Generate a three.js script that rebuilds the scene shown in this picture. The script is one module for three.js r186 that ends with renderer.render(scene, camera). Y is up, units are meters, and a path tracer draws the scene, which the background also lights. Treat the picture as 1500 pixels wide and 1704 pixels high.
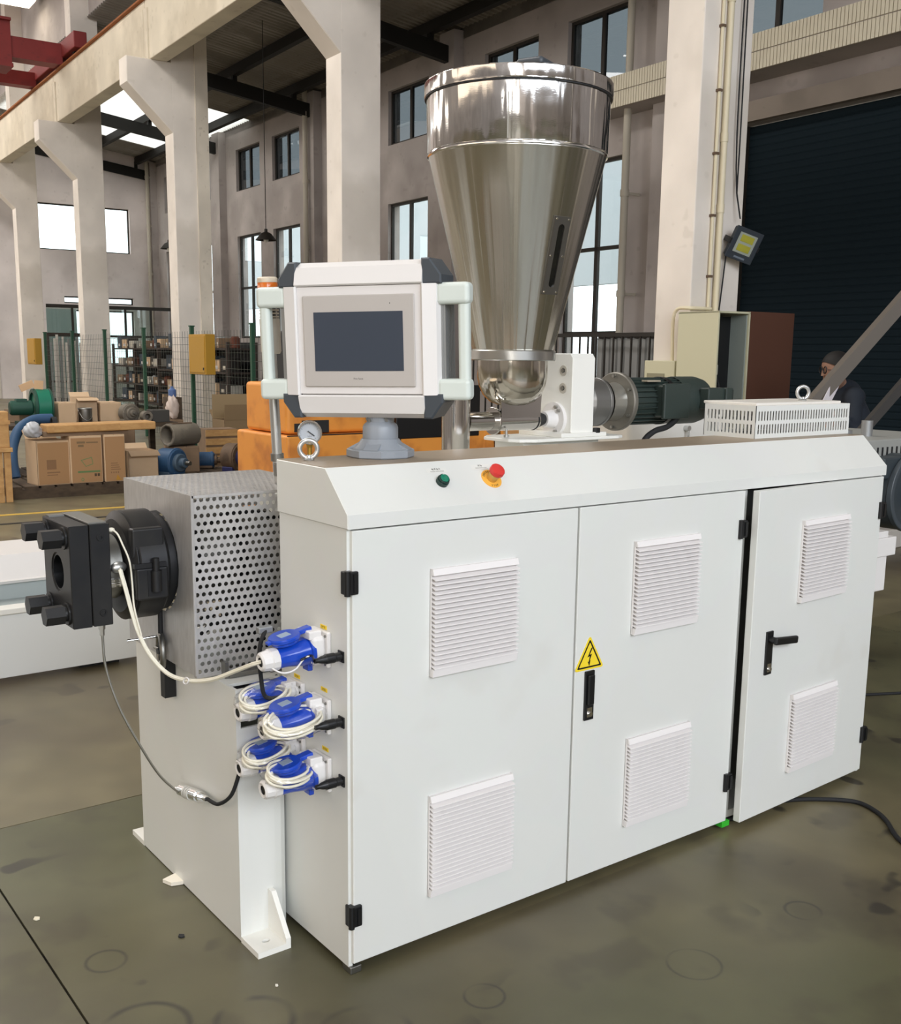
import * as THREE from 'three';
import { RoundedBoxGeometry } from 'three/addons/geometries/RoundedBoxGeometry.js';
import { mergeGeometries, toCreasedNormals } from 'three/addons/utils/BufferGeometryUtils.js';
import { RectAreaLightUniformsLib } from 'three/addons/lights/RectAreaLightUniformsLib.js';
import { MarchingCubes } from 'three/addons/objects/MarchingCubes.js';

// ------------------------------------------------------------------ camera, sky, light, exposure
const scene = new THREE.Scene();
const renderer = new THREE.WebGLRenderer({ antialias: true });
renderer.toneMapping = THREE.LinearToneMapping;
renderer.toneMappingExposure = 1.0;
renderer.shadowMap.enabled = true;
RectAreaLightUniformsLib.init();
const F = 1766;
const camera = new THREE.PerspectiveCamera((2 * Math.atan(852 / F) * 180) / Math.PI, 1500 / 1704, 0.05, 200);
camera.position.set(-1.2838, 1.55, 2.1);
camera.rotation.set(-0.1756, -0.6449, 0.0125, 'YXZ');
camera.setViewOffset(1500, 1704, 0.9, -52, 1500, 1704);
scene.background = new THREE.Color(2.9, 3.05, 3.15);            // bright overcast sky
const LIGHTS = [   // hall frame: centre, width, height, aim ('z' = towards -z, 'x' = towards +x, 'y' = down), radiance, colour
  [0, 6.9, 10.9, 11, 6, 'z', 6.8, 0xeef5ff],              // unseen upper windows behind the camera, inferred from reflections
  [-7.9, 3.8, 8.1, 5, 5.2, 'x', 4.6, 0xfffaf4],              // windows of the long wall opposite
  [-7.9, 4.6, -3, 10, 3, 'x', 1.6, 0xffead2],  // unseen window added as warm fill for faces turned to this wall
  [-7.9, 4.4, -24, 20, 2.6, 'x', 3, 0xfff5ea],  // unseen window band added to brighten the far columns and beam
  [-3.2, 10.85, 2.0, 2.6, 8, 'y', 1.6, 0xfff8ee],             // roof lights of the main hall
  [-0.5, 10.85, -12, 3, 14, 'y', 6.5, 0xfffbf6],
  [-0.5, 10.85, -29, 3, 12, 'y', 8, 0xfffbf6],
];

// ------------------------------------------------------------------ frames and helpers
const DL = -0.0531, CP = camera.position;
const BXV = [Math.cos(DL), -Math.sin(DL)], BZV = [Math.sin(DL), Math.cos(DL)];
const hall = (x, y, z) => new THREE.Vector3(CP.x + x * BXV[0] + z * BZV[0], y, CP.z + x * BXV[1] + z * BZV[1]);
const R90 = Math.PI / 2, V = (x, y, z) => new THREE.Vector3(x, y, z);
let seed = 7;
const rnd = () => { seed = (seed * 1664525 + 1013904223) >>> 0; return seed / 4294967296; };
const rr = (a, b) => a + (b - a) * rnd();
const used = {};
const numbered = (n) => { const k = used[n] = (used[n] ?? -1) + 1; return k ? n + '_' + String(k).padStart(3, '0') : n; };
function meta(o, m) { for (const [k, v] of Object.entries(m)) if (v) o.userData[k] = v; }
// a thing: a Group standing at `at` (machine frame 'M' or hall frame 'H'); parts are authored in frame coordinates, or about `at` when local
function T(name, label, category, at, { f = 'M', ry = 0, rx = 0, rz = 0, local = false, group, kind } = {}) {
  const g = new THREE.Group();
  g.name = numbered(name); scene.add(g);
  if (f === 'H') { g.position.copy(hall(...at)); g.rotation.set(rx, DL + ry, rz, 'YXZ'); } else { g.position.set(...at); g.rotation.set(rx, ry, rz, 'YXZ'); }
  g.o = local || ry || rx || rz ? [0, 0, 0] : at;
  meta(g, { label, category, group, kind });
  return g;
}
const S = (name, at, f = 'H') => T(name, null, null, at, { f, kind: 'structure' });
function clean(g) {
  g = g.index ? g.toNonIndexed() : g;
  for (const k of Object.keys(g.attributes)) if (!['position', 'normal', 'uv'].includes(k)) g.deleteAttribute(k);
  if (!g.attributes.uv) g.setAttribute('uv', new THREE.BufferAttribute(new Float32Array(g.attributes.position.count * 2), 2));
  return g;
}
function boxUV(g) {   // uv in metres from the dominant direction of each face
  const p = g.attributes.position, uv = g.attributes.uv, a = V(), b = V(), c = V(), n = V();
  for (let i = 0; i < p.count; i += 3) {
    a.fromBufferAttribute(p, i); b.fromBufferAttribute(p, i + 1); c.fromBufferAttribute(p, i + 2);
    n.copy(b).sub(a).cross(c.clone().sub(a));
    const x = Math.abs(n.x), y = Math.abs(n.y), z = Math.abs(n.z);
    [a, b, c].forEach((q, j) => (x >= y && x >= z ? uv.setXY(i + j, q.z, q.y) : y >= z ? uv.setXY(i + j, q.x, q.z) : uv.setXY(i + j, q.x, q.y)));
  }
  return g;
}
function P(parent, name, geos, mat, { keepUV = false, label, kind, m } = {}) {
  const list = [].concat(geos).map((g) => clean(g.clone()));
  const g = list.length > 1 ? mergeGeometries(list) : list[0];
  if (m) g.applyMatrix4(m);
  if (!keepUV) boxUV(g);
  const o = parent.o ?? [0, 0, 0];
  g.translate(-o[0], -o[1], -o[2]);
  const me = new THREE.Mesh(g, mat);
  me.name = name; me.o = o; parent.add(me);
  meta(me, { label, kind });
  return me;
}
const inst = (parent, name, geo, mat, pos) => { const me = new THREE.Mesh(geo, mat); me.name = name; const o = parent.o ?? [0, 0, 0]; me.position.set(pos[0] - o[0], pos[1] - o[1], pos[2] - o[2]); parent.add(me); return me; };
function copyOf(src, at, { f = 'M', ry = 0, label, group } = {}) {
  const c = src.clone(); c.name = numbered(src.name.replace(/_\d+$/, '')); scene.add(c);
  if (f === 'H') { c.position.copy(hall(...at)); c.rotation.y = DL + ry; } else { c.position.set(...at); c.rotation.y = ry; }
  if (label) c.userData.label = label;
  if (group) c.userData.group = group;
  return c;
}
const bx = (x0, x1, y0, y1, z0, z1, r = 0) => {
  const w = Math.abs(x1 - x0), h = Math.abs(y1 - y0), d = Math.abs(z1 - z0);
  const g = r ? new RoundedBoxGeometry(w, h, d, 2, Math.min(r, w / 2.01, h / 2.01, d / 2.01)) : new THREE.BoxGeometry(w, h, d);
  return g.translate((x0 + x1) / 2, (y0 + y1) / 2, (z0 + z1) / 2);
};
function cyl(axis, x, y, z, r, len, seg = 24, r2 = r, open = false) {   // r at the negative end, r2 at the positive end
  const g = new THREE.CylinderGeometry(r2, r, len, seg, 1, open);
  if (axis === 'x') g.rotateZ(-R90); else if (axis === 'z') g.rotateX(R90);
  return g.translate(x, y, z);
}
function ring(axis, x, y, z, ro, ri, len, seg = 32) {   // a thick ring, bevelled by its lathe profile
  const b = Math.min(len, ro - ri) * 0.12, h = len / 2;
  const g = new THREE.LatheGeometry([[ri, -h], [ro - b, -h], [ro, -h + b], [ro, h - b], [ro - b, h], [ri, h], [ri, -h]].map((q) => new THREE.Vector2(...q)), seg);
  const c = toCreasedNormals(g, 0.6);
  if (axis === 'x') c.rotateZ(-R90); else if (axis === 'z') c.rotateX(R90);
  return c.translate(x, y, z);
}
function solid(axis, x, y, z, r, len, seg = 32, b = 0.004) {   // a bevelled disc
  const h = len / 2;
  const g = toCreasedNormals(new THREE.LatheGeometry([[0, -h], [r - b, -h], [r, -h + b], [r, h - b], [r - b, h], [0, h]].map((q) => new THREE.Vector2(...q)), seg), 0.6);
  if (axis === 'x') g.rotateZ(-R90); else if (axis === 'z') g.rotateX(R90);
  return g.translate(x, y, z);
}
const lathe = (pts, x, y, z, seg = 48, crease = 0.5) => toCreasedNormals(new THREE.LatheGeometry(pts.map((q) => new THREE.Vector2(...q)), seg), crease).translate(x, y, z);
const tube = (pts, r, n = 40, rad = 8, closed = false) => new THREE.TubeGeometry(new THREE.CatmullRomCurve3(pts.map((q) => V(...q)), closed), n, r, rad, closed);
const shape = (pts) => new THREE.Shape(pts.map((q) => new THREE.Vector2(...q)));
const exo = (d, b = 0) => ({ depth: d, bevelEnabled: b > 0, bevelSize: b, bevelThickness: b, bevelSegments: 1, bevelOffset: -b, curveSegments: 10 });
const exZ = (sh, z0, z1, b = 0) => new THREE.ExtrudeGeometry(sh instanceof THREE.Shape ? sh : shape(sh), exo(z1 - z0 - 2 * b, b)).translate(0, 0, z0 + b);
const exX = (pts, x0, x1, b = 0) => new THREE.ExtrudeGeometry(pts instanceof THREE.Shape ? pts : shape(pts.map(([z, y]) => [-z, y])), exo(x1 - x0 - 2 * b, b)).rotateY(R90).translate(x0 + b, 0, 0);
const exY = (pts, y0, y1, b = 0) => new THREE.ExtrudeGeometry(pts instanceof THREE.Shape ? pts : shape(pts.map(([x, z]) => [x, -z])), exo(y1 - y0 - 2 * b, b)).rotateX(-R90).translate(0, y0 + b, 0);
function bar(a, b, w, h = w) {   // square bar between two points
  const A = V(...a), B = V(...b), d = B.clone().sub(A), g = new THREE.BoxGeometry(w, h, d.length());
  g.applyMatrix4(new THREE.Matrix4().lookAt(B, A, Math.abs(d.clone().normalize().y) > 0.99 ? V(1, 0, 0) : V(0, 1, 0)));
  return g.translate((a[0] + b[0]) / 2, (a[1] + b[1]) / 2, (a[2] + b[2]) / 2);
}
const rod = (a, b, r, seg = 10) => {
  const A = V(...a), B = V(...b), d = B.clone().sub(A), g = new THREE.CylinderGeometry(r, r, d.length(), seg);
  g.applyQuaternion(new THREE.Quaternion().setFromUnitVectors(V(0, 1, 0), d.normalize()));
  return g.translate((a[0] + b[0]) / 2, (a[1] + b[1]) / 2, (a[2] + b[2]) / 2);
};
const hexHead = (axis, x, y, z, r, len) => toCreasedNormals(cyl(axis, x, y, z, r, len, 6), 0.5);
const rot = (g, axis, ang, [x, y, z]) => { g.translate(-x, -y, -z); g['rotate' + axis](ang); return g.translate(x, y, z); };

// ------------------------------------------------------------------ procedural textures
const HS = new Float32Array(65536).map(() => rnd());
const hv = (x, y, p, s) => HS[((((x % p) + p) % p) * 127 + (((y % p) + p) % p) * 911 + s * 3571) & 65535];
function vn(u, v, p, s) {
  const x = u * p, y = v * p, i = Math.floor(x), j = Math.floor(y); let a = x - i, b = y - j;
  a = a * a * (3 - 2 * a); b = b * b * (3 - 2 * b);
  const t = hv(i, j, p, s), q = hv(i + 1, j, p, s), r = hv(i, j + 1, p, s), w = hv(i + 1, j + 1, p, s);
  return (t * (1 - a) + q * a) * (1 - b) + (r * (1 - a) + w * a) * b;
}
const fbm = (u, v, p, o, s = 1) => { let t = 0, a = 0.5, n = 0; for (let k = 0; k < o; k++) { t += a * vn(u, v, p << k, s + k); n += a; a *= 0.5; } return t / n; };
const st = (a, b, x) => { const t = Math.min(1, Math.max(0, (x - a) / (b - a))); return t * t * (3 - 2 * t); };
const mix = (a, b, t) => a.map((q, i) => q + (b[i] - q) * t);
function tex(n, metres, fn, srgb = true, my = metres) {
  const d = new Uint8Array(n * n * 4);
  for (let j = 0; j < n; j++) for (let i = 0; i < n; i++) {
    const c = fn(i / n, j / n), o = (j * n + i) * 4;
    for (let k = 0; k < 3; k++) d[o + k] = Math.max(0, Math.min(255, Array.isArray(c) ? c[k] : c * 255));
    d[o + 3] = 255;
  }
  const t = new THREE.DataTexture(d, n, n);
  t.wrapS = t.wrapT = THREE.RepeatWrapping; t.magFilter = THREE.LinearFilter; t.minFilter = THREE.LinearMipmapLinearFilter;
  t.repeat.set(1 / metres, 1 / my);
  if (srgb) t.colorSpace = THREE.SRGBColorSpace;
  t.needsUpdate = true;
  return t;
}
function canvasTex(w, h, draw) {
  const c = document.createElement('canvas'); c.width = w; c.height = h;
  draw(c.getContext('2d'), w, h);
  const t = new THREE.CanvasTexture(c); t.colorSpace = THREE.SRGBColorSpace;
  return t;
}
const std = (o) => new THREE.MeshStandardMaterial(o);
const phy = (o) => new THREE.MeshPhysicalMaterial(o);
const plain = (c, rough = 0.6, metal = 0, more = {}) => std({ color: c, roughness: rough, metalness: metal, ...more });
const concrete = (base, dark, s, metres = 3) => tex(256, metres, (u, v) => {
  const n = fbm(u, v, 4, 5, s), d = st(0.52, 0.75, fbm(u, v, 3, 5, s + 11)), sp = st(0.8, 0.86, fbm(u, v, 32, 2, s + 5));
  return mix(mix(base.map((q) => q * (0.9 + 0.2 * n)), dark, d * 0.4), dark, sp * 0.2);
});
const grime = tex(256, 1.6, (u, v) => 0.35 + 0.35 * fbm(u, v, 6, 4, 40), false);
const MT = {
  paint: std({ map: tex(256, 2.2, (u, v) => { const n = fbm(u, v, 3, 5, 3), s = st(0.7, 0.85, fbm(u, v, 9, 4, 9)); return mix([224, 226, 222], [205, 203, 195], 0.35 * n + 0.2 * s); }), roughness: 0.42 }),
  paintWarm: plain(0xdedad2, 0.42), dustDimmedTop: std({ map: tex(256, 1.3, (u, v) => mix([168, 152, 132], [146, 130, 110], fbm(u, v, 4, 5, 15))), roughness: 0.42 }), cream: plain(0xecebe4, 0.38), ivory: plain(0xeae6dc, 0.35), plastic: plain(0xdedad7, 0.45), grille: plain(0xeae6e4, 0.5),
  inside: plain(0x6f706b, 0.7), black: plain(0x101113, 0.42), rubber: plain(0x17181a, 0.75), dark: plain(0x1c1d1f, 0.6),
  oxide: std({ map: tex(256, 0.5, (u, v) => { const n = fbm(u, v, 5, 5, 70); return mix([34, 35, 38], [62, 60, 56], n * n * 1.2); }), roughness: 0.42, metalness: 0.45 }),
  polish: std({ color: 0xcfcdc9, metalness: 1, roughness: 0.11, roughnessMap: tex(128, 0.6, (u, v) => 0.75 + 0.25 * fbm(u, v, 8, 3, 80), false) }),
  chrome: plain(0xe2e2e0, 0.12, 1), steel: plain(0xb4b4b0, 0.3, 1), steelDark: plain(0x6d6a64, 0.4, 0.8), steelDull: plain(0x8d8c87, 0.42, 1), zinc: plain(0xc9cac8, 0.33, 0.9), galv: plain(0x9a9c9c, 0.5, 0.7),
  sheet: std({ map: tex(256, 0.5, (u, v) => { const n = fbm(u, v, 4, 5, 90), g = fbm(u, v * 0.25, 64, 2, 93); return [0, 1, 2].map((k) => 168 + 34 * n + 18 * g - k * 2); }), metalness: 0.65, roughness: 0.45 }),
  grey: plain(0x8f959c, 0.42), greyDark: plain(0x3f454b, 0.45), brackets: plain(0xd5ddd6, 0.38), bezel: plain(0xb9b3ad, 0.4),
  blue: phy({ color: 0x1645b8, roughness: 0.28, clearcoat: 0.4, clearcoatRoughness: 0.2 }), white: plain(0xe2dfdc, 0.38), yellow: plain(0xf2cf25, 0.5), red: plain(0xd23a36, 0.38),
  green: phy({ color: 0x0c7a5f, roughness: 0.25, clearcoat: 0.5 }), brass: plain(0xcaa14a, 0.3, 1), motor: plain(0x2a3531, 0.5), cord: plain(0xe9e4d2, 0.55),
  film: phy({ color: 0xffffff, transmission: 1, thickness: 0, roughness: 0.12, ior: 1.45 }),
  column: std({ map: concrete([226, 218, 208], [188, 179, 166], 21), roughness: 0.85 }), columnDirty: std({ map: concrete([214, 205, 190], [120, 110, 98], 27, 2.2), roughness: 0.9 }),
  wallShaded: std({ map: concrete([138, 128, 118], [104, 96, 88], 36, 3), roughness: 0.92 }),
  wall: std({ map: concrete([179, 171, 167], [134, 126, 121], 33, 4), roughness: 0.92 }), wallEnd: std({ map: concrete([224, 215, 212], [184, 174, 170], 45, 4), roughness: 0.92 }),
  beam: std({ map: concrete([218, 208, 188], [160, 148, 128], 51, 3), roughness: 0.88 }), rust: std({ map: concrete([150, 88, 40], [86, 48, 26], 57, 0.8), roughness: 0.85 }),
  roof: std({ map: concrete([150, 144, 136], [92, 87, 80], 61, 2), roughness: 0.9 }), blackSteel: plain(0x15130f, 0.7), frameDark: plain(0x2b2620, 0.6),
  card: std({ map: tex(256, 0.9, (u, v) => { const n = fbm(u, v, 3, 4, 100), c = st(0.55, 0.8, fbm(u, v, 5, 4, 104)); return mix([214, 186, 152], [180, 150, 118], 0.6 * n + 0.4 * c); }), roughness: 0.88 }),
  cardDark: std({ map: tex(128, 0.9, (u, v) => mix([158, 132, 106], [116, 96, 76], fbm(u, v, 4, 4, 107))), roughness: 0.9 }),
  wood: std({ map: tex(256, 0.7, (u, v) => { const g = fbm(u * 0.5, v, 24, 3, 111), n = fbm(u, v, 4, 3, 113); return mix([216, 176, 118], [172, 126, 76], 0.6 * g + 0.4 * n); }), roughness: 0.75 }),
  woodDark: std({ map: tex(256, 0.7, (u, v) => mix([92, 76, 58], [58, 47, 36], fbm(u * 0.5, v, 20, 4, 117))), roughness: 0.85 }),
  orange: std({ map: tex(128, 0.8, (u, v) => mix([228, 150, 62], [188, 114, 48], st(0.4, 0.8, fbm(u, v, 5, 5, 121)))), roughness: 0.5 }),
  greenPost: plain(0x1f4a33, 0.55), amberBox: plain(0xad8220, 0.55), teal: plain(0x12745a, 0.45), tealDark: plain(0x1d4a3c, 0.55), blueDusty: plain(0x2c4f72, 0.6), navy: plain(0x2a2c58, 0.55),
  rustIron: std({ map: concrete([112, 92, 74], [58, 48, 42], 131, 0.5), roughness: 0.7, metalness: 0.2 }), greyIron: std({ map: concrete([128, 120, 106], [84, 78, 70], 137, 0.5), roughness: 0.7 }),
  shutter: phy({ color: 0x18242b, roughness: 0.8, specularIntensity: 0.25 }), brown: plain(0x523020, 0.7), beigeBox: plain(0xc4c1a4, 0.5), pipe: plain(0xdacfb2, 0.5), pipeGrey: plain(0xbab3a4, 0.6),
  maroon: plain(0x5e1d1c, 0.8), bag: plain(0xd8d2ca, 0.55), crane: std({ map: concrete([126, 40, 38], [76, 26, 26], 141, 2), roughness: 0.6 }), rackSteel: plain(0x3a2f28, 0.7), tile: plain(0xdad2bc, 0.5),
};

// ------------------------------------------------------------------ the hall
const ringAt = [[-0.478, -0.429, 0.05, 0.006], [1.216, 0.472, 0.05, 0.006], [-0.28, 0.02, 0.09, 0.014], [0.22, 0.26, 0.05, 0.005], [-0.5, -0.1, 0.1, 0.012], [0.75, 0.47, 0.07, 0.005], [-0.1, 0.22, 0.11, 0.012]];
const floorMap = tex(1536, 6, (u, v) => {
  const x = u * 6 - (u > 0.66 ? 6 : 0), z = v * 6 - (v > 0.5 ? 6 : 0);
  const n = fbm(u, v, 5, 5, 151), m = fbm(u, v, 3, 4, 157), w = fbm(u, v, 40, 3, 163), k = fbm(u + 0.03 * n, v * 0.5 + 0.02 * m, 12, 4, 171);
  let c = mix([93, 93, 68], [111, 101, 76], st(0.32, 0.66, m));
  c = c.map((q) => q * (0.8 + 0.36 * n + 0.16 * (w - 0.5)));
  const g = fbm(u, v, 36, 4, 199);
  c = mix(c, [66, 60, 48], 0.4 * st(0.56, 0.8, k) + 0.35 * st(0.5, 0.75, g));
  c = mix(c, [48, 44, 38], 0.7 * st(0.72, 0.8, fbm(u, v, 55, 2, 177)) * st(0.45, 0.6, fbm(u, v, 9, 2, 181)));
  for (const [rx, rz, r, t] of ringAt) { const d = Math.abs(Math.hypot(x - rx, z - rz) - r); if (d < t) c = mix(c, [50, 47, 41], 0.75 * (1 - d / t) * st(0.3, 0.62, fbm(u, v, 40, 3, 9))); }
  return c;
});
const farBrightMap = tex(768, 7, (u, v) => {  // far slabs: browner pour, also lightened to stand for the stronger light there
  const n = fbm(u, v, 4, 5, 251), k = fbm(u + 0.02 * n, v * 0.6, 10, 4, 257), w = fbm(u, v, 48, 2, 263);
  let c = mix([127, 120, 94], [106, 98, 76], n).map((q) => q * (0.9 + 0.2 * w));
  c = mix(c, [96, 86, 70], 0.6 * st(0.56, 0.76, k));
  return mix(c, [70, 62, 52], 0.6 * st(0.74, 0.82, fbm(u, v, 60, 2, 271)) * st(0.5, 0.65, fbm(u, v, 8, 2, 277)));
});
const floorRough = tex(256, 2.5, (u, v) => 0.7 + 0.5 * fbm(u, v, 5, 4, 190), false);
const floorFarBright = std({ map: farBrightMap, roughness: 0.42, roughnessMap: floorRough });
const floorMat = std({ map: floorMap, roughness: 0.42, roughnessMap: floorRough });
{
  const f = S('floor', [0, 0, 0], 'M');
  P(f, 'subfloor', bx(-12, 16, -0.3, -0.012, -42, 14), plain(0x2a2620, 0.95));
  const gx = [-12, -5.6, -0.6, 4.4, 9.4, 16], gz = [-42, -36.4, -31.4, -26.4, -21.4, -16.4, -11.4, -6.39, -1.39, 3.61, 8.6, 14];
  for (let i = 0; i < gx.length - 1; i++) for (let j = 0; j < gz.length - 1; j++) P(f, 'slab', bx(gx[i] + 0.003, gx[i + 1] - 0.003, -0.02, 0, gz[j] + 0.003, gz[j + 1] - 0.003), gz[j] < -1.4 ? floorFarBright : floorMat);
  const f2 = S('floor', [0, 0, 0]);
  for (const z of [-8.68, -10.06]) P(f2, 'track_groove', bx(-8, 5.6, -0.02, 0.004, z - 0.03, z + 0.03), plain(0x2d2822, 0.9));
  P(f2, 'painted_line', bx(-8, 6.0, -0.01, 0.003, -10.66, -10.58), plain(0xc9a545, 0.7));
}
const WZ = [-33.3, -27.3, -21.3, -15.3, -9.3];
const openings = [];
for (const m of WZ) for (const s of [-1, 1]) {
  const z0 = s < 0 ? m - 2.02 : m + 0.4, z1 = s < 0 ? m - 0.4 : m + 2.02;
  openings.push([z0, z1, 6.0, 7.12, 0]);
  if (m < -10) openings.push([z0, z1, m > -16 ? 0.9 : 1.95, 4.78, 1]);
}
const holeOf = (z0, z1, y0, y1) => shape([[-z0, y0], [-z0, y1], [-z1, y1], [-z1, y0]]);
{
  const w = S('wall_right', [12.3, 0, -14]);
  const sh = shape([[36.6, 0], [36.6, 7.9], [-11, 7.9], [-11, 0]]);
  for (const o of openings) sh.holes.push(holeOf(...o));
  sh.holes.push(holeOf(-11.0, -4.2, 0.001, 4.83));
  P(w, 'wall_body', exX(sh, 12.3, 12.6), MT.wall);
  for (let k = 0; k < 6; k++) P(w, 'pilaster', bx(12.08, 12.32, 0, 7.7, -6.55 - 6 * k, -6.05 - 6 * k), MT.wall);
}
{
  const w = S('wall_end', [0, 0, -36.3]);
  const sh = shape([[-8.3, 0], [12.3, 0], [12.3, 8], [7.1, 8.6], [7.1, 11.2], [-8.3, 11.2]]);
  for (const [x0, x1, y0, y1] of [[8.38, 11.43, 4.72, 6.16], [9.2, 11.47, 3.06, 3.28], [9.2, 11.47, 1.1, 2.85], [-4, 2, 4.72, 6.16]]) sh.holes.push(shape([[x0, y0], [x0, y1], [x1, y1], [x1, y0]]));
  P(w, 'wall_body', exZ(sh, -36.6, -36.3), MT.wallEnd);
}
P(S('wall_left', [-8, 0, -12]), 'wall_body', bx(-8.3, -8, 0, 11.2, -36.3, 11.3), MT.wall);
P(S('wall_back', [0, 0, 11]), 'wall_body', bx(-8.3, 12.6, 0, 11.2, 11, 11.3), MT.wall);
P(S('wall_upper', [7, 8.5, -12]), 'wall_body', bx(6.95, 7.12, 8.5, 11.2, -36.3, 11), MT.wall);
P(S('ceiling', [0, 11, -12]), 'roof_deck', bx(-8.3, 7.12, 11, 11.2, -36.3, 11.3), MT.roof);
const windowGlassDim = phy({ color: 0x898e90, transmission: 1, thickness: 0, roughness: 0.0, ior: 1.45 }), windowGlass = phy({ color: 0xf4f8f8, transmission: 1, thickness: 0, roughness: 0.0, ior: 1.45 });
let wn = 1;
for (const [z0, z1, y0, y1, low] of openings) {
  const w = S('window_' + wn++, [12.4, y0, (z0 + z1) / 2]), zm = (z0 + z1) / 2, X0 = 12.38, X1 = 12.44, t = 0.05;
  P(w, 'frame', [bx(X0, X1, y0, y0 + t, z0, z1), bx(X0, X1, y1 - t, y1, z0, z1), bx(X0, X1, y0 + t, y1 - t, z0, z0 + t), bx(X0, X1, y0 + t, y1 - t, z1 - t, z1)], MT.frameDark);
  P(w, 'mullion', bx(X0, X1, y0 + t, y1 - t, zm - 0.04, zm + 0.04), MT.frameDark);
  const ys = low ? (y0 < 1 ? [y0, 1.95, 3.35, y1] : [y0, 3.35, y1]) : [y0, y1];
  for (let i = 1; i < ys.length - 1; i++) P(w, 'transom', bx(X0, X1, ys[i] - 0.03, ys[i] + 0.03, z0 + t, z1 - t), MT.frameDark);
  for (let i = 0; i < ys.length - 1; i++) for (const [a, b] of [[z0 + t, zm - 0.04], [zm + 0.04, z1 - t]]) P(w, 'pane', bx(12.408, 12.412, ys[i] + 0.03, ys[i + 1] - 0.03, a, b), low ? windowGlass : windowGlassDim);
}
for (const [x0, x1, y0, y1] of [[8.38, 11.43, 4.72, 6.16], [9.2, 11.47, 3.06, 3.28], [9.2, 11.47, 1.1, 2.85], [-4, 2, 4.72, 6.16]]) {
  const w = S('window_' + wn++, [(x0 + x1) / 2, y0, -36.45]), t = 0.04;
  P(w, 'frame', [bx(x0, x1, y0, y0 + t, -36.48, -36.42), bx(x0, x1, y1 - t, y1, -36.48, -36.42), bx(x0, x0 + t, y0 + t, y1 - t, -36.48, -36.42), bx(x1 - t, x1, y0 + t, y1 - t, -36.48, -36.42)], MT.frameDark);
  P(w, 'pane', bx(x0 + t, x1 - t, y0 + t, y1 - t, -36.452, -36.448), windowGlass);
}
// columns with corbels, crane beams and their rusty rail
for (let k = -2; k < 6; k++) {
  const z = -6.277 - 6 * k, c = S('column', [6.84, 0, z - 0.2]), m = k === 2 || k === 3 ? MT.column : MT.column;
  P(c, 'shaft', bx(6.55, 7.115, 0, 11, z - 0.4, z, 0.012), m);
  P(c, 'corbel', exZ([[6.56, 5.17], [6.56, 6.3], [5.8, 6.3], [5.8, 5.9]], z - 0.4, z, 0.012), m);
  if (k === 2) P(c, 'rough_strip', bx(6.95, 7.17, 0, 9, z - 0.36, z + 0.03), MT.columnDirty);
}
for (let k = -2; k < 5; k++) {
  const z1 = -6.477 - 6 * k - 0.012, z0 = z1 - 5.976, b = S('crane_beam', [6.3, 6.3, z1 - 3]);
  P(b, 'web', bx(6.2, 6.5, 6.3, 7.25, z0, z1, 0.015), MT.beam);
  P(b, 'end_rib', [bx(6.17, 6.21, 6.3, 7.1, z1 - 0.16, z1, 0.012), bx(6.17, 6.21, 6.3, 7.1, z0, z0 + 0.16, 0.012)], MT.beam);
  P(b, 'rail', [bx(6.14, 6.5, 7.25, 7.28, z0 - 0.012, z1 + 0.012), bx(6.27, 6.35, 7.28, 7.4, z0 - 0.012, z1 + 0.012)], MT.rust);
}
// lean-to roof: rafters, purlins, corrugated sheets with a few translucent ones
const roofY = (x) => 8.45 - 0.131 * (x - 7.1);
for (let k = 0; k < 6; k++) {
  const z = -6.3 - 6 * k, r = S('rafter', [9.7, 7.7, z]);
  P(r, 'joist', bar([7.11, 7.93, z], [12.1, 7.28, z], 0.14, 0.3), MT.blackSteel);
  for (const x of [8.3, 10.2, 11.7]) P(r, 'stub_post', bx(x - 0.05, x + 0.05, roofY(x) - 0.5, roofY(x) - 0.15, z - 0.05, z + 0.05), MT.blackSteel);
}
for (const x of [8.3, 10.2, 11.7]) P(S('purlin', [x, roofY(x) - 0.16, -15]), 'timber', bx(x - 0.07, x + 0.07, roofY(x) - 0.25, roofY(x) - 0.045, -36.2, 4), MT.blackSteel);
{
  const r = S('roof', [9.8, 8.1, -15]);
  const rl = phy({ color: 0xf4f2ea, transmission: 0.6, thickness: 0, roughness: 0.95 });
  const corr = (z0, z1) => {   // corrugations run down the slope
    const n = Math.round((z1 - z0) / 0.15) * 6, g = new THREE.PlaneGeometry(1, 1, n, 1), p = g.attributes.position;
    for (let i = 0; i < p.count; i++) { const t = p.getX(i) + 0.5, x = p.getY(i) > 0 ? 6.9 : 12.75, z = z0 + t * (z1 - z0); p.setXYZ(i, x, roofY(x) + 0.03 * Math.sin((z * 2 * Math.PI) / 0.15), z); }
    g.computeVertexNormals(); return g;
  };
  for (let z = -36.3; z < 9; z += 2) P(r, 'corrugated_sheet', corr(z, z + 2), z < -30.2 && z > -36.3 + 0.5 ? rl : MT.roof);
  P(r, 'eave_cap', bx(12.3, 12.62, 7.55, 7.76, -36.3, 11), MT.roof);
}
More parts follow.
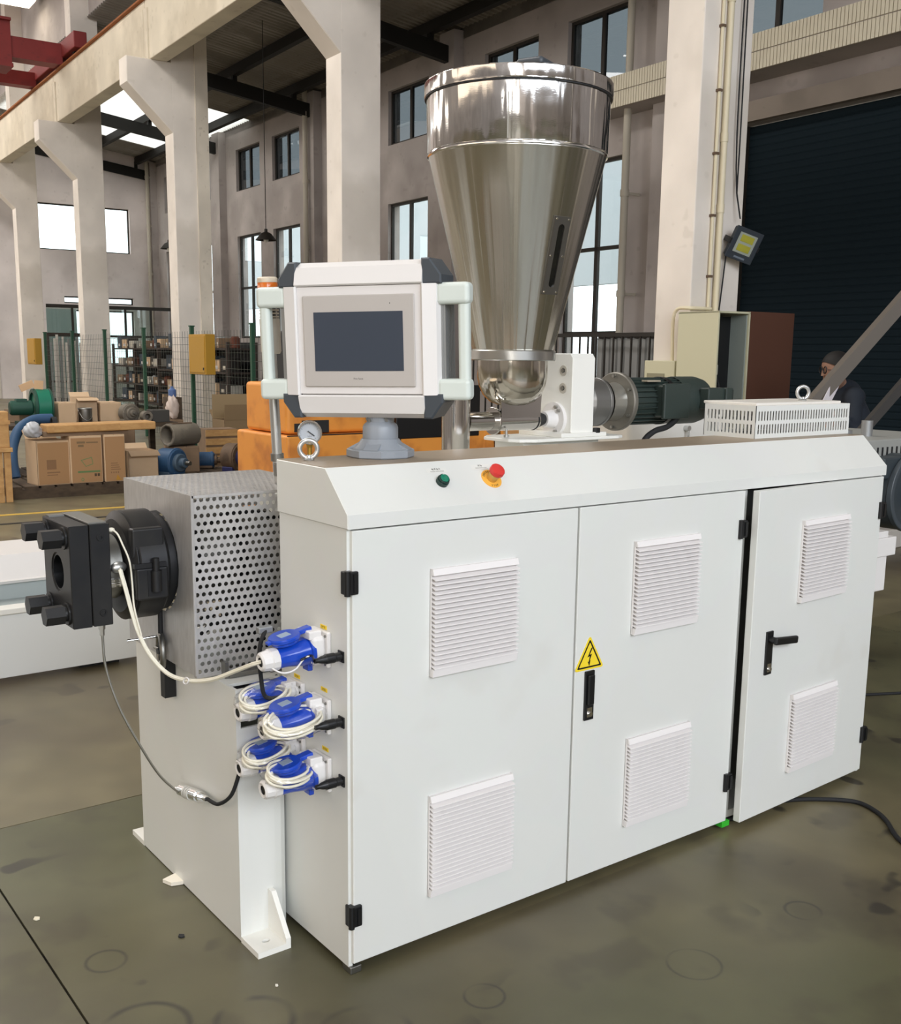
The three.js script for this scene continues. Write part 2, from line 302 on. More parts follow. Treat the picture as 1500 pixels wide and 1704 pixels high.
// tiled ledge over the roller shutter
{
  const l = S('ledge', [12.1, 5.4, -8.6]);
  P(l, 'ledge_slab', exY([[12.3, -13.9], [11.75, -13.5], [11.75, -3.6], [12.3, -3.6]], 5.36, 5.8), MT.wall);
  const tiles = [];
  for (let z = -13.45; z < -3.7; z += 0.056) for (const y of [5.35, 5.59]) tiles.push(bx(11.725, 11.752, y, y + 0.225, z, z + 0.046));
  P(l, 'tile_facing', tiles, MT.tile, { kind: 'stuff' });
  P(l, 'lintel', bx(12.2, 12.32, 4.83, 5.1, -11.3, -3.9), MT.wallShaded);  // darker plaster colour stands in for the shade of the ledge
  const d = S('door_1', [12.5, 0, -7.6]);
  const prof = exZ([[0, 0], [0, 0.1], [-0.006, 0.096], [-0.016, 0.078], [-0.016, 0.018], [-0.006, 0]], 0, 6.8);
  for (let i = 0; i < 50; i++) inst(d, 'slat', boxUV(clean(prof)), MT.shutter, [12.5, 0.02 + i * 0.096, -11.0]);
  P(d, 'guide_rail', [bx(12.4, 12.55, 0, 4.83, -11.08, -10.97), bx(12.4, 12.55, 0, 4.83, -4.23, -4.12)], MT.frameDark);
}
// light: upper windows, side windows partly added as fill, roof lights
LIGHTS.forEach(([x, y, z, w, h, aim, L, col], i) => {
  const dx = aim === 'x' ? 1 : 0, dy = aim === 'y' ? -1 : 0, dz = aim === 'z' ? -1 : 0;
  const s = S(aim === 'z' ? 'door_2' : aim === 'x' ? 'window_' + wn++ : 'skylight', [x, y, z]);
  const em = std({ color: 0x222222, emissive: col, emissiveIntensity: L * 0.45, roughness: 0.8 });
  const e = (a, b) => aim === 'z' ? bx(x - w / 2 - a, x + w / 2 + a, y - h / 2 - a, y + h / 2 + a, z + b, z + b + 0.03) : aim === 'x' ? bx(x - b - 0.03, x - b, y - h / 2 - a, y + h / 2 + a, z - w / 2 - a, z + w / 2 + a) : bx(x - w / 2 - a, x + w / 2 + a, y + b, y + b + 0.03, z - h / 2 - a, z + h / 2 + a);
  P(s, 'lit_pane', e(0, 0.02), em);
  P(s, 'frame', e(0.08, 0.051), MT.frameDark);
  const n = aim === 'y' ? 0 : Math.round(w / 1.2);
  for (let k = 1; k < n; k++) { const q = -w / 2 + (w * k) / n; P(s, 'mullion', aim === 'z' ? bx(x + q - 0.05, x + q + 0.05, y - h / 2, y + h / 2, z - 0.03, z + 0.02) : bx(x - 0.02, x + 0.03, y - h / 2, y + h / 2, z + q - 0.05, z + q + 0.05), MT.frameDark); }
  const l = new THREE.RectAreaLight(col, L, w, h);
  l.name = 'daylight'; l.position.copy(hall(x + dx * 0.05, y + dy * 0.05, z + dz * 0.05)); scene.add(l);
  l.lookAt(hall(x + dx * 3, y + dy * 3, z + dz * 3));
});
// outside: ground, and a grey shed opposite the windows
P(S('ground', [40, -0.1, -15]), 'yard', bx(12.7, 70, -0.3, -0.05, -70, 40), plain(0x9a978e, 0.9));
P(S('ground', [0, -0.1, -55]), 'yard', bx(-30, 12.6, -0.3, -0.05, -80, -36.7), plain(0x9a978e, 0.9));
{
  const b = T('shed', 'long grey open-sided shed across the yard, seen through the tall windows', 'building', [26, 0, -15], { f: 'H' });
  const gw = plain(0xb4babd, 0.8);
  P(b, 'wall', bx(24, 24.3, 3.9, 9.6, -60, 6), gw);
  P(b, 'roof', bx(23.6, 33, 9.6, 9.8, -60, 6), gw);
  for (let z = -58; z < 6; z += 8) P(b, 'post', bx(24, 24.3, -0.05, 3.9, z, z + 0.3), gw);
}

// ------------------------------------------------------------------ control cabinet
const print = (w, h, draw) => std({ map: canvasTex(w, h, draw), roughness: 0.5 });
const card4 = (w, h) => { const g = new THREE.PlaneGeometry(w, h); return g; };
const glyphs = (c, x, y, s, n, k) => {   // small printed characters, drawn as strokes
  c.lineWidth = s * 0.13;
  for (let i = 0; i < n; i++) {
    const q = (a, b, d, e) => { c.beginPath(); c.moveTo(x + i * s * 1.25 + a * s, y + b * s); c.lineTo(x + i * s * 1.25 + d * s, y + e * s); c.stroke(); };
    const t = (i + k) % 4;
    if (t === 0) { q(0.1, 0.2, 0.9, 0.2); q(0.1, 0.5, 0.9, 0.5); q(0.1, 0.2, 0.1, 0.75); q(0.9, 0.2, 0.9, 0.75); q(0.1, 0.75, 0.9, 0.75); q(0.5, 0, 0.5, 0.95); q(0.5, 0.95, 1, 0.95); }
    else if (t === 1) { q(0.2, 0.1, 0.2, 0.6); q(0.2, 0.1, 1, 0.1); q(0.4, 0.3, 0.9, 0.3); q(0.4, 0.5, 0.9, 0.5); q(0.65, 0.5, 0.65, 1); q(0.2, 0.6, 0, 1); q(0.4, 0.7, 0.3, 0.9); q(0.85, 0.7, 1, 0.9); }
    else if (t === 2) { q(0, 0.3, 0.35, 0.3); q(0.2, 0, 0.2, 1); q(0.5, 0, 0.5, 0.45); q(0.5, 0.45, 1, 0.4); q(0.5, 0.55, 0.95, 0.55); q(0.5, 0.75, 0.95, 0.75); q(0.5, 0.95, 0.95, 0.95); q(0.5, 0.55, 0.5, 0.95); q(0.95, 0.55, 0.95, 0.95); }
    else { q(0.2, 0.1, 0.8, 0.1); q(0, 0.4, 1, 0.4); q(0.5, 0.4, 0.5, 1); q(0.25, 0.6, 0.1, 0.85); q(0.75, 0.6, 0.9, 0.85); }
  }
};
const CAB = T('control_cabinet', 'long white control cabinet with three louvred doors and red stop button', 'cabinet', [1.12, 0, -0.17]);
{
  P(CAB, 'body', [bx(0, 0.012, 0.02, 1.144, -0.345, -0.012), bx(2.238, 2.25, 0.02, 1.144, -0.345, -0.012), bx(0.012, 2.238, 0.02, 1.144, -0.345, -0.333), bx(0.012, 2.238, 0.02, 0.045, -0.345, -0.03),
    bx(0.012, 0.05, 0.045, 1.144, -0.05, -0.03), bx(0.72, 0.765, 0.045, 1.144, -0.05, -0.03), bx(2.2, 2.238, 0.045, 1.144, -0.05, -0.03), bx(1.44, 1.51, 0.045, 1.144, -0.05, -0.03)], MT.paint);
  P(CAB, 'mounting_plate', bx(1.3, 2.2, 0.06, 1.12, -0.2, -0.19), MT.inside);
  P(CAB, 'hood', exX([[0, 1.144], [0, 1.178], [-0.1025, 1.28], [-0.35, 1.28], [-0.35, 1.144]], -0.004, 2.258, 0.002), MT.paint);
  P(CAB, 'top_sheet', bx(-0.002, 2.256, 1.2795, 1.2812, -0.349, -0.104), MT.dustDimmedTop);  // dusty brown, its colour darkened further to offset the overhead light
  P(CAB, 'plinth', bx(0.08, 2.17, 0, 0.022, -0.31, -0.09), MT.dark);
  const pivot = new THREE.Matrix4().makeTranslation(2.245, 0, 0).multiply(new THREE.Matrix4().makeRotationY(0.05)).multiply(new THREE.Matrix4().makeTranslation(-2.245, 0, 0));
  const doors = [[0.008, 0.738], [0.745, 1.463], [1.484, 2.245]].map(([a, b], i) => P(CAB, 'door', bx(a, b, 0.03, 1.14, -0.026, 0, 0.003), MT.paint, { m: i === 2 ? pivot : undefined }));
  // louvred grilles: frame plate, top and bottom rail, slats
  const grille = (x, y, i, m) => {
    const w = 0.278, g = P(CAB, 'grille', [bx(x, x + w, y, y + w, 0.0, 0.001), bx(x, x + 0.0015, y, y + w, 0, 0.007), bx(x + w - 0.0015, x + w, y, y + w, 0, 0.007), exX([[0.006, y + w - 0.016], [0.006, y + w], [0.012, y + w], [0.017, y + w - 0.016]], x, x + w), exX([[0.006, y], [0.006, y + 0.02], [0.019, y + 0.02], [0.016, y]], x, x + w)], MT.grille, { m });
    const n = 20, p = (w - 0.038) / n;
    for (let k = 0; k < n; k++) { const q = y + 0.021 + k * p; P(g, 'slat', exX([[0.001, q + p * 0.62], [0.001, q + p * 0.86], [0.0225, q + 0.0032], [0.0225, q + 0.0004], [0.02, q + 0.0008]], x + 0.001, x + w - 0.001), MT.grille, { m }); }
  };
  for (const y of [0.747, 0.147]) { grille(0.235, y, 0); grille(0.964, y, 1); grille(1.735, y, 2, pivot); }
  // hinges
  const hinge = (x, y, m) => P(CAB, 'hinge', [bx(x - 0.017, x + 0.017, y, y + 0.056, -0.02, 0.009, 0.003), bx(x + 0.002, x + 0.014, y + 0.006, y + 0.05, 0.009, 0.012), cyl('y', x - 0.012, y + 0.028, 0.004, 0.008, 0.06, 10)], MT.black, { m });
  hinge(0.004, 0.988); hinge(0.012, 0.134); hinge(1.456, 0.99); hinge(1.456, 0.142); hinge(2.244, 0.99); hinge(2.244, 0.142);
  // swing handles
  const d2 = doors[1], d3 = doors[2];
  P(d2, 'handle', [bx(0.782, 0.818, 0.518, 0.665, 0, 0.007, 0.002), bx(0.788, 0.812, 0.565, 0.655, 0.007, 0.016, 0.004)], MT.black);
  P(d2, 'lock', [bx(0.79, 0.81, 0.528, 0.556, 0.007, 0.009), cyl('z', 0.8, 0.538, 0.011, 0.007, 0.008, 16)], MT.chrome);
  P(d3, 'handle', [bx(1.566, 1.602, 0.525, 0.672, 0, 0.007, 0.002), rot(bx(1.572, 1.7, 0.632, 0.658, 0.026, 0.04, 0.006), 'Z', -0.1, [1.58, 0.645, 0]), cyl('z', 1.584, 0.645, 0.016, 0.011, 0.03, 16)], MT.black, { m: pivot });
  P(d3, 'lock', [bx(1.574, 1.594, 0.535, 0.563, 0.007, 0.009), cyl('z', 1.584, 0.545, 0.011, 0.007, 0.008, 16)], MT.chrome, { m: pivot });
  P(CAB, 'corner_foot', bx(0.001, 0.035, 0, 0.0195, -0.045, -0.004, 0.003), MT.steelDull);
  P(CAB, 'green_tab', bx(1.44, 1.478, 0.012, 0.03, -0.05, 0.003), plain(0x2fae2a, 0.6));
  // high-voltage sign
  const tri = (r, rad, z0, z1) => {
    const s = new THREE.Shape(), pts = [0, 1, 2].map((k) => [Math.sin((k * 2 * Math.PI) / 3) * r, Math.cos((k * 2 * Math.PI) / 3) * r]);
    pts.forEach((p, k) => { const a = pts[(k + 2) % 3], b = pts[(k + 1) % 3], t = rad / Math.hypot(a[0] - p[0], a[1] - p[1]); const p0 = [p[0] + (a[0] - p[0]) * t, p[1] + (a[1] - p[1]) * t], p1 = [p[0] + (b[0] - p[0]) * t, p[1] + (b[1] - p[1]) * t]; if (k) s.lineTo(...p0); else s.moveTo(...p0); s.quadraticCurveTo(p[0], p[1], ...p1); });
    return s;
  };
  const at = (g) => g.translate(0.799, 0.702, 0);
  const sg = P(CAB, 'warning_sign', at(exZ(tri(0.067, 0.012, 0, 0), 0.0002, 0.0014)), plain(0xf5d832, 0.45), { label: 'yellow triangle with black lightning bolt' });
  const border = tri(0.056, 0.006), hole = tri(0.047, 0.004); border.holes.push(hole);
  P(sg, 'border', at(exZ(border, 0.0014, 0.0018)), MT.black);
  P(sg, 'lightning_bolt', at(exZ([[0.006, 0.03], [-0.008, 0.003], [0.001, 0.006], [-0.003, -0.011], [-0.007, -0.009], [0.0, -0.024], [0.004, -0.006], [0.001, -0.008], [0.009, 0.012], [0.0, 0.01], [0.012, 0.03]], 0.0014, 0.0018)), MT.black);
  // lamp, stop button and their printed captions on the slope
  const slope = (x, s) => new THREE.Matrix4().makeTranslation(x, 1.178 + s * 0.7053, -s * 0.7089).multiply(new THREE.Matrix4().makeRotationX(-Math.PI / 4));
  const gl = P(CAB, 'indicator_lamp', [ring('z', 0, 0, 0.006, 0.0165, 0.0125, 0.012), ring('z', 0, 0, 0.014, 0.0145, 0.012, 0.008)], plain(0x10302a, 0.35), { m: slope(0.307, 0.075) });
  P(gl, 'lens', lathe([[0, 0.024], [0.006, 0.0235], [0.0115, 0.021], [0.0125, 0.017], [0.0125, 0.006]].reverse(), 0, 0, 0, 24).rotateX(R90), MT.green, { m: slope(0.307, 0.075) });
  const stopLbl = print(256, 256, (c, w) => {
    c.fillStyle = '#f0b248'; c.fillRect(0, 0, w, w); c.fillStyle = '#3a2a10'; c.font = 'bold 34px sans-serif'; c.textAlign = 'center'; c.textBaseline = 'middle';
    const arc = (t, mid, flip) => { [...t].forEach((ch, i) => { c.save(); c.translate(128, 128); const a = mid + (i - (t.length - 1) / 2) * 0.27 * (flip ? -1 : 1); c.rotate(a); c.translate(0, -100); if (flip) c.rotate(Math.PI); c.fillText(ch, 0, 0); c.restore(); }); };
    arc('EMERGENCY', 0, false); arc('STOP', Math.PI, true);
  });
  const es = P(CAB, 'stop_button', [cyl('z', 0, 0, 0.012, 0.0145, 0.022, 28), cyl('z', 0, 0, 0.022, 0.012, 0.012, 28)], plain(0xcfae62, 0.35, 0.6), { m: slope(0.469, 0.075) });
  const plate = new THREE.CircleGeometry(0.03, 40);
  P(es, 'legend_plate', [cyl('z', 0, 0, 0.0006, 0.03, 0.0012, 40)], plain(0xf0b248, 0.5), { m: slope(0.469, 0.075) });
  P(es, 'lettering', plate.translate(0, 0, 0.0014), stopLbl, { m: slope(0.469, 0.075), keepUV: true });
  P(es, 'mushroom_cap', lathe([[0.011, 0.024], [0.018, 0.025], [0.0205, 0.029], [0.0205, 0.037], [0.019, 0.04], [0.012, 0.0415], [0, 0.042]], 0, 0, 0, 36).rotateX(R90), MT.red, { m: slope(0.469, 0.075) });
  const cap = (t, n, k) => print(256, 64, (c, w, h) => { c.fillStyle = '#dfdfd9'; c.fillRect(0, 0, w, h); c.strokeStyle = '#33342f'; glyphs(c, 128 - n * 15, 4, 24, n, k); c.fillStyle = '#4a4b46'; c.font = '19px sans-serif'; c.textAlign = 'center'; c.fillText(t, 128, 54); });
  P(CAB, 'caption', card4(0.062, 0.0155).translate(0, 0, 0.0006), cap('POWER INDICATION', 4, 0), { m: slope(0.311, 0.115), keepUV: true });
  P(CAB, 'caption', card4(0.062, 0.0155).translate(0, 0, 0.0006), cap('EMERGENCY STOP', 2, 1), { m: slope(0.455, 0.117), keepUV: true });
  // eye bolt with its washer and tag wire
  const eb = (o, x, y, z, ry) => {
    const m = new THREE.Matrix4().makeTranslation(x, y, z).multiply(new THREE.Matrix4().makeRotationY(ry));
    const e = P(o, 'eye_bolt', [new THREE.TorusGeometry(0.0225, 0.0062, 12, 36).translate(0, 0.03, 0), lathe([[0, 0], [0.014, 0], [0.015, 0.004], [0.009, 0.008], [0.007, 0.014], [0, 0.016]], 0, 0, 0, 24)], MT.zinc, { m });
    return e;
  };
  eb(CAB, 0.047, 1.28, -0.272, -0.45);
  const vc = T('vent_cap', 'white slotted vent box on the right end of the cabinet top', 'vent', [1.99, 1.28, -0.28]);
  vc.position.y += 0.0015;
  const slots = (x0, x1, n, h, y0, flip) => {
    const s = shape([[x0, y0], [x1, y0], [x1, y0 + h], [x0, y0 + h]]), p = (x1 - x0 - 0.02) / n;
    for (let i = 0; i < n; i++) for (const yy of [0.018, 0.063]) { const c = x0 + 0.01 + (i + 0.5) * p, w = Math.min(0.0036, p * 0.25), y = y0 + yy, q = new THREE.Shape(); q.moveTo(c - w, y); q.lineTo(c - w, y + 0.026); q.absarc(c, y + 0.026, w, Math.PI, 0, true); q.lineTo(c + w, y); q.absarc(c, y, w, 0, Math.PI, true); s.holes.push(q); }
    return s;
  };
  P(vc, 'front_panel', exZ(slots(1.718, 2.268, 34, 0.111, 1.28), -0.175, -0.173), MT.paint);
  P(vc, 'dark_sheet', exZ(slots(1.718, 2.268, 34, 0.111, 1.28), -0.395, -0.393), MT.paint);
  for (const x of [1.718, 2.266]) P(vc, 'side_panel', exX(slots(0.173, 0.395, 13, 0.111, 1.28), x, x + 0.002), MT.paint);
  P(vc, 'lid', [bx(1.72, 2.266, 1.386, 1.391, -0.393, -0.175), bx(1.74, 2.235, 1.39, 1.4, -0.42, -0.19, 0.003)], MT.paintWarm);
  P(vc, 'fan', [cyl('y', 1.99, 1.33, -0.285, 0.09, 0.06), bx(1.76, 2.22, 1.282, 1.287, -0.38, -0.19)], MT.inside);
  eb(vc, 2.07, 1.4, -0.24, -0.5);
}
// ------------------------------------------------------------------ stand, barrel guard, clamp and die
{
  const s = T('machine_stand', 'white pedestal stand under the perforated barrel guard with bolted foot plates', 'stand', [-0.06, 0, -0.65]);
  const nearSide = shape([[-0.147, 0.004], [-0.05, 0.004], [-0.05, 0.7], [-0.147, 0.7]]);
  nearSide.holes.push(shape([[-0.142, 0.595], [-0.07, 0.595], [-0.07, 0.675], [-0.142, 0.675]]));
  P(s, 'body', [bx(-0.155, -0.147, 0.004, 0.7, -1.0, -0.305), exZ(nearSide, -0.313, -0.305), bx(-0.147, 0.25, 0.692, 0.7, -0.992, -0.36), bx(-0.147, 0.25, 0.004, 0.7, -1.0, -0.992), exY([[-0.05, -0.305], [-0.03, -0.308], [-0.014, -0.318], [-0.005, -0.34], [-0.003, -0.37], [-0.01, -0.37], [-0.013, -0.34], [-0.02, -0.325], [-0.033, -0.316], [-0.05, -0.313]], 0.004, 0.7)], MT.paint);
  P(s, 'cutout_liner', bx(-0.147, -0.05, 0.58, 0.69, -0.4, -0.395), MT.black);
  for (const d of [1, -1]) {
    const z = d > 0 ? -0.305 : -1.0, h = shape([[-0.155, -z], [-0.06, -z], [-0.06, -z - d * 0.1], [-0.155, -z - d * 0.1]]), q = new THREE.Path(); q.absellipse(-0.11, -z - d * 0.055, 0.012, 0.008, 0, Math.PI * 2, false); h.holes.push(q);
    P(s, 'foot_plate', new THREE.ExtrudeGeometry(h, { depth: 0.016, bevelEnabled: false }).rotateX(-R90), MT.cream);
    P(s, 'gusset', exX([[z, 0.016], [z, 0.13], [z + d * 0.02, 0.13], [z + d * 0.1, 0.03], [z + d * 0.1, 0.016]], -0.074, -0.06), MT.cream);
  }
  P(s, 'paper_tab', exY([[-0.155, -0.75], [-0.2, -0.735], [-0.188, -0.7], [-0.155, -0.69]], 0.001, 0.012), plain(0xe9e2d2, 0.8));
}
const GUARD = T('barrel_guard', 'perforated stainless steel guard box around the extruder barrel', 'machine guard', [0.02, 0.7, -0.66]);
{
  const perforated = (L, H, p, r, row = 0.0206) => {   // a thin sheet in x, y with staggered round holes, each a real opening
    const ny = Math.floor(H / row), nx = Math.floor(L / p), pos = [], K = 8, mx = (L - nx * p) / 2, my = (H - ny * row) / 2;
    const quad = (a, b, c, d) => pos.push(...a, ...b, ...c, ...a, ...c, ...d);
    const rect = (x0, x1, y0, y1) => { if (x1 - x0 > 1e-6 && y1 - y0 > 1e-6) { quad([x0, y0, 0], [x1, y0, 0], [x1, y1, 0], [x0, y1, 0]); quad([x0, y0, -0.0015], [x0, y1, -0.0015], [x1, y1, -0.0015], [x1, y0, -0.0015]); } };
    rect(0, L, 0, my); rect(0, L, H - my, H);
    for (let j = 0; j < ny; j++) {
      const y0 = my + j * row, off = j % 2 ? p / 2 : 0, n = j % 2 ? nx - 1 : nx;
      rect(0, mx + off, y0, y0 + row); rect(mx + off + n * p, L, y0, y0 + row);
      for (let i = 0; i < n; i++) {
        const x0 = mx + off + i * p, cx = x0 + p / 2, cy = y0 + row / 2, A = [], B = [];
        for (let k = 0; k < K; k++) { const a = ((k + 0.5) / K) * 2 * Math.PI; A.push([cx + r * Math.cos(a), cy + r * Math.sin(a)]); const tx = Math.cos(a) * (p / 2) * 1.0824, ty = Math.sin(a) * (row / 2) * 1.0824; B.push([cx + Math.max(-p / 2, Math.min(p / 2, tx)), cy + Math.max(-row / 2, Math.min(row / 2, ty))]); }
        for (let k = 0; k < K; k++) {
          const a = A[k], b = A[(k + 1) % K], c = B[(k + 1) % K], d = B[k];
          quad([...a, 0], [...d, 0], [...c, 0], [...b, 0]); quad([...a, -0.0015], [...b, -0.0015], [...c, -0.0015], [...d, -0.0015]); quad([...a, -0.0015], [...a, 0], [...b, 0], [...b, -0.0015]);
          if (k % 2 === 0) { const e = [cx + Math.sign(c[0] - cx + (d[0] - cx)) * p / 2, cy + Math.sign(c[1] - cy + d[1] - cy) * row / 2]; pos.push(...d, 0, ...e, 0, ...c, 0, ...d, -0.0015, ...c, -0.0015, ...e, -0.0015); }
        }
      }
    }
    const g = new THREE.BufferGeometry(); g.setAttribute('position', new THREE.Float32BufferAttribute(pos, 3)); g.computeVertexNormals(); return g;
  };
  const X0 = -0.205, L = 0.43;
  P(GUARD, 'near_sheet', perforated(L, 0.474, 0.0179, 0.006).translate(X0, 0.714, -0.43), MT.sheet);
  P(GUARD, 'top_sheet', perforated(L, 0.475, 0.0179, 0.006).rotateX(-R90).translate(X0, 1.19, -0.43), MT.sheet);
  P(GUARD, 'far_sheet', perforated(L, 0.474, 0.0179, 0.006).translate(X0, 0.714, -0.905), MT.sheet);
  P(GUARD, 'folded_edge', [bx(X0, X0 + L, 1.182, 1.19, -0.432, -0.4285, 0.001), bx(X0 - 0.001, X0 + 0.006, 0.714, 1.19, -0.432, -0.4285, 0.001), bx(X0, X0 + L, 0.708, 0.716, -0.445, -0.4285)], MT.sheet);
  const fr = shape([[0.43, 0.714], [0.905, 0.714], [0.905, 1.19], [0.43, 1.19]]), h = new THREE.Path(); h.absarc(0.66, 0.985, 0.14, 0, Math.PI * 2, false); fr.holes.push(h);
  P(GUARD, 'front_plate', exX(fr, X0 - 0.002, X0), MT.sheet);
  P(GUARD, 'bracket', [bx(-0.125, 0.0, 0.702, 0.714, -0.47, -0.40, 0.002), bx(-0.135, -0.125, 0.702, 0.745, -0.445, -0.405), bx(-0.01, 0.03, 0.70, 0.735, -0.43, -0.39, 0.003)], MT.steelDull);
  const b = T('extruder_barrel', 'dark extruder barrel with heater jackets inside the perforated guard', 'barrel', [0.1, 0.98, -0.66]);
  P(b, 'barrel_tube', cyl('x', 0.0425, 0.985, -0.66, 0.085, 0.44, 32), MT.oxide);
  for (const x of [-0.08, 0.06]) P(b, 'heater_jacket', ring('x', x, 0.985, -0.66, 0.13, 0.084, 0.11, 40), MT.steelDull);
  P(b, 'saddle', bx(0.0, 0.12, 0.7, 0.87, -0.72, -0.6), MT.oxide);
  for (const [y, z] of [[0.8, -0.5], [1.08, -0.5], [0.85, -0.46]]) P(b, 'hose', tube([[-0.18, y, z], [-0.05, y + 0.04, z - 0.02], [0.2, y, z + 0.01]], 0.009, 20), MT.rubber);
}
{
  const c = T('barrel_clamp', 'round black steel barrel clamp between the square die flange and the guard', 'clamp', [-0.27, 0.985, -0.66]);
  P(c, 'clamp_ring', [ring('x', -0.272, 0.985, -0.66, 0.147, 0.06, 0.09, 56), ring('x', -0.218, 0.985, -0.66, 0.132, 0.06, 0.03, 56), lathe([[0.06, 0], [0.125, 0], [0.147, 0.012], [0.147, 0.014], [0.06, 0.014]], 0, 0, 0, 56).rotateZ(-R90).translate(-0.328, 0.985, -0.66)], MT.oxide);
  P(c, 'split_lug', [bx(-0.33, -0.245, 1.0, 1.012, -0.522, -0.508), bx(-0.325, -0.24, 0.915, 1.0, -0.535, -0.508, 0.006), bx(-0.325, -0.24, 1.022, 1.1, -0.56, -0.53, 0.006)], MT.oxide);
  P(c, 'clamp_bolt', [cyl('y', -0.275, 0.965, -0.504, 0.014, 0.055, 18), cyl('y', -0.275, 1.0, -0.504, 0.009, 0.05, 14), bx(-0.296, -0.252, 0.925, 0.992, -0.509, -0.506)], MT.black);
  const h = T('heater_band', 'bare metal heater band with cable box around the neck behind the die flange', 'heater', [-0.35, 0.985, -0.66]);
  P(h, 'band', [ring('x', -0.352, 0.985, -0.66, 0.086, 0.05, 0.042, 48)], MT.steelDull);
  P(h, 'clamp_screw', [rod([-0.372, 0.955, -0.574], [-0.333, 0.955, -0.574], 0.006), bx(-0.37, -0.335, 0.946, 0.966, -0.585, -0.57)], MT.chrome);
  P(h, 'cable_box', rot(new THREE.SphereGeometry(0.02, 16, 12).scale(1.1, 0.75, 0.75).translate(-0.35, 0.998, -0.568), 'Y', 0.2, [-0.35, 0.998, -0.568]), MT.zinc);
}
{
  const d = T('die_flange', 'square black die flange with round bore and four long hex bolts at the machine nose', 'die', [-0.43, 0.985, -0.66]);
  const pl = (z0) => { const s = shape([[0.553, 0.853], [0.771, 0.853], [0.771, 1.117], [0.553, 1.117]]), h = new THREE.Path(); h.absarc(0.66, 0.985, 0.05, 0, Math.PI * 2, false); s.holes.push(h); return s; };
  P(d, 'front_plate', exX(pl(), -0.478, -0.428, 0.002), MT.oxide);
  P(d, 'rear_plate', exX(pl(), -0.426, -0.375, 0.002), MT.oxide);
  P(d, 'bore_liner', [ring('x', -0.43, 0.985, -0.66, 0.05, 0.044, 0.09), cyl('x', -0.385, 0.985, -0.66, 0.044, 0.004)], MT.black);
  for (const [y, z] of [[1.083, -0.592], [1.083, -0.738], [0.887, -0.738], [0.887, -0.592]]) {
    const b = P(d, 'hex_bolt', [hexHead('x', -0.513, y, z, 0.026, 0.048), cyl('x', -0.486, y, z, 0.019, 0.016, 20)], MT.oxide);
    P(b, 'washer', ring('x', -0.4805, y, z, 0.029, 0.012, 0.005, 24), MT.oxide);
  }
  for (const y of [1.083, 0.887]) P(d, 'socket_screw', ring('z', -0.4, y, -0.552, 0.009, 0.005, 0.004, 20), MT.black);
  P(d, 'locating_strip', [bx(-0.47, -0.43, 1.117, 1.121, -0.765, -0.74), bx(-0.427, -0.38, 1.117, 1.122, -0.77, -0.56, 0.001)], MT.steelDull);
}
{
  const p = T('pressure_sensor', 'melt pressure sensor hanging from the die flange: thin steel hose, polished body, black lead', 'sensor', [-0.3, 0.3, -0.6]);
  P(p, 'nut', [hexHead('y', -0.39, 0.842, -0.6, 0.009, 0.02), hexHead('y', -0.39, 0.824, -0.6, 0.0065, 0.018)], MT.steel);
  P(p, 'capillary_hose', tube([[-0.39, 0.82, -0.6], [-0.385, 0.73, -0.6], [-0.36, 0.62, -0.585], [-0.31, 0.5, -0.57], [-0.255, 0.4, -0.58], [-0.2, 0.335, -0.6], [-0.182, 0.317, -0.62], [-0.181, 0.314, -0.64]].map((q, i) => q), 0.0035, 60), MT.steel);
  P(p, 'sensor_body', [rod([-0.18, 0.328, -0.615], [-0.18, 0.352, -0.495], 0.0175, 28), rod([-0.18, 0.319, -0.655], [-0.18, 0.328, -0.615], 0.0065, 16), rod([-0.18, 0.352, -0.495], [-0.18, 0.356, -0.475], 0.015, 24), rod([-0.18, 0.356, -0.475], [-0.18, 0.364, -0.44], 0.0085, 16)], MT.chrome);
  P(p, 'rating_label', rod([-0.181, 0.335, -0.578], [-0.181, 0.343, -0.538], 0.0178, 28), print(128, 64, (c, w, h) => { c.fillStyle = '#c9cac6'; c.fillRect(0, 0, w, h); c.fillStyle = '#55564f'; for (let i = 0; i < 5; i++) c.fillRect(8, 8 + i * 11, 40 + ((i * 37) % 60), 4); }), { keepUV: true });
  P(p, 'lead', tube([[-0.18, 0.364, -0.44], [-0.18, 0.366, -0.41], [-0.18, 0.375, -0.37], [-0.17, 0.42, -0.31], [-0.15, 0.5, -0.29]], 0.0052, 30), MT.rubber);
  const w = T('hand_wheel', 'small steel hand wheel with crossbar under the barrel clamp', 'hand wheel', [-0.2, 0.735, -0.66]);
  P(w, 'rim', new THREE.TorusGeometry(0.045, 0.0085, 12, 40).rotateY(R90 - 0.25).translate(-0.215, 0.735, -0.645), MT.steelDull);
  P(w, 'spoke', [0, 1, 2].map((k) => { const a = k * 2.1 + 0.5; return rod([-0.215, 0.735, -0.645], [-0.215, 0.735 + 0.045 * Math.cos(a), -0.645 + 0.045 * Math.sin(a)], 0.0045); }), MT.steelDull);
  P(w, 'crossbar', rod([-0.3, 0.77, -0.67], [-0.19, 0.775, -0.655], 0.004), MT.chrome);
  P(w, 'spindle', [cyl('x', -0.19, 0.735, -0.645, 0.009, 0.07, 16), rod([-0.215, 0.735, -0.645], [-0.215, 0.85, -0.64], 0.007)], MT.oxide);
  P(w, 'slide_bar', bx(-0.19, -0.157, 0.58, 0.775, -0.72, -0.69), MT.black);
}

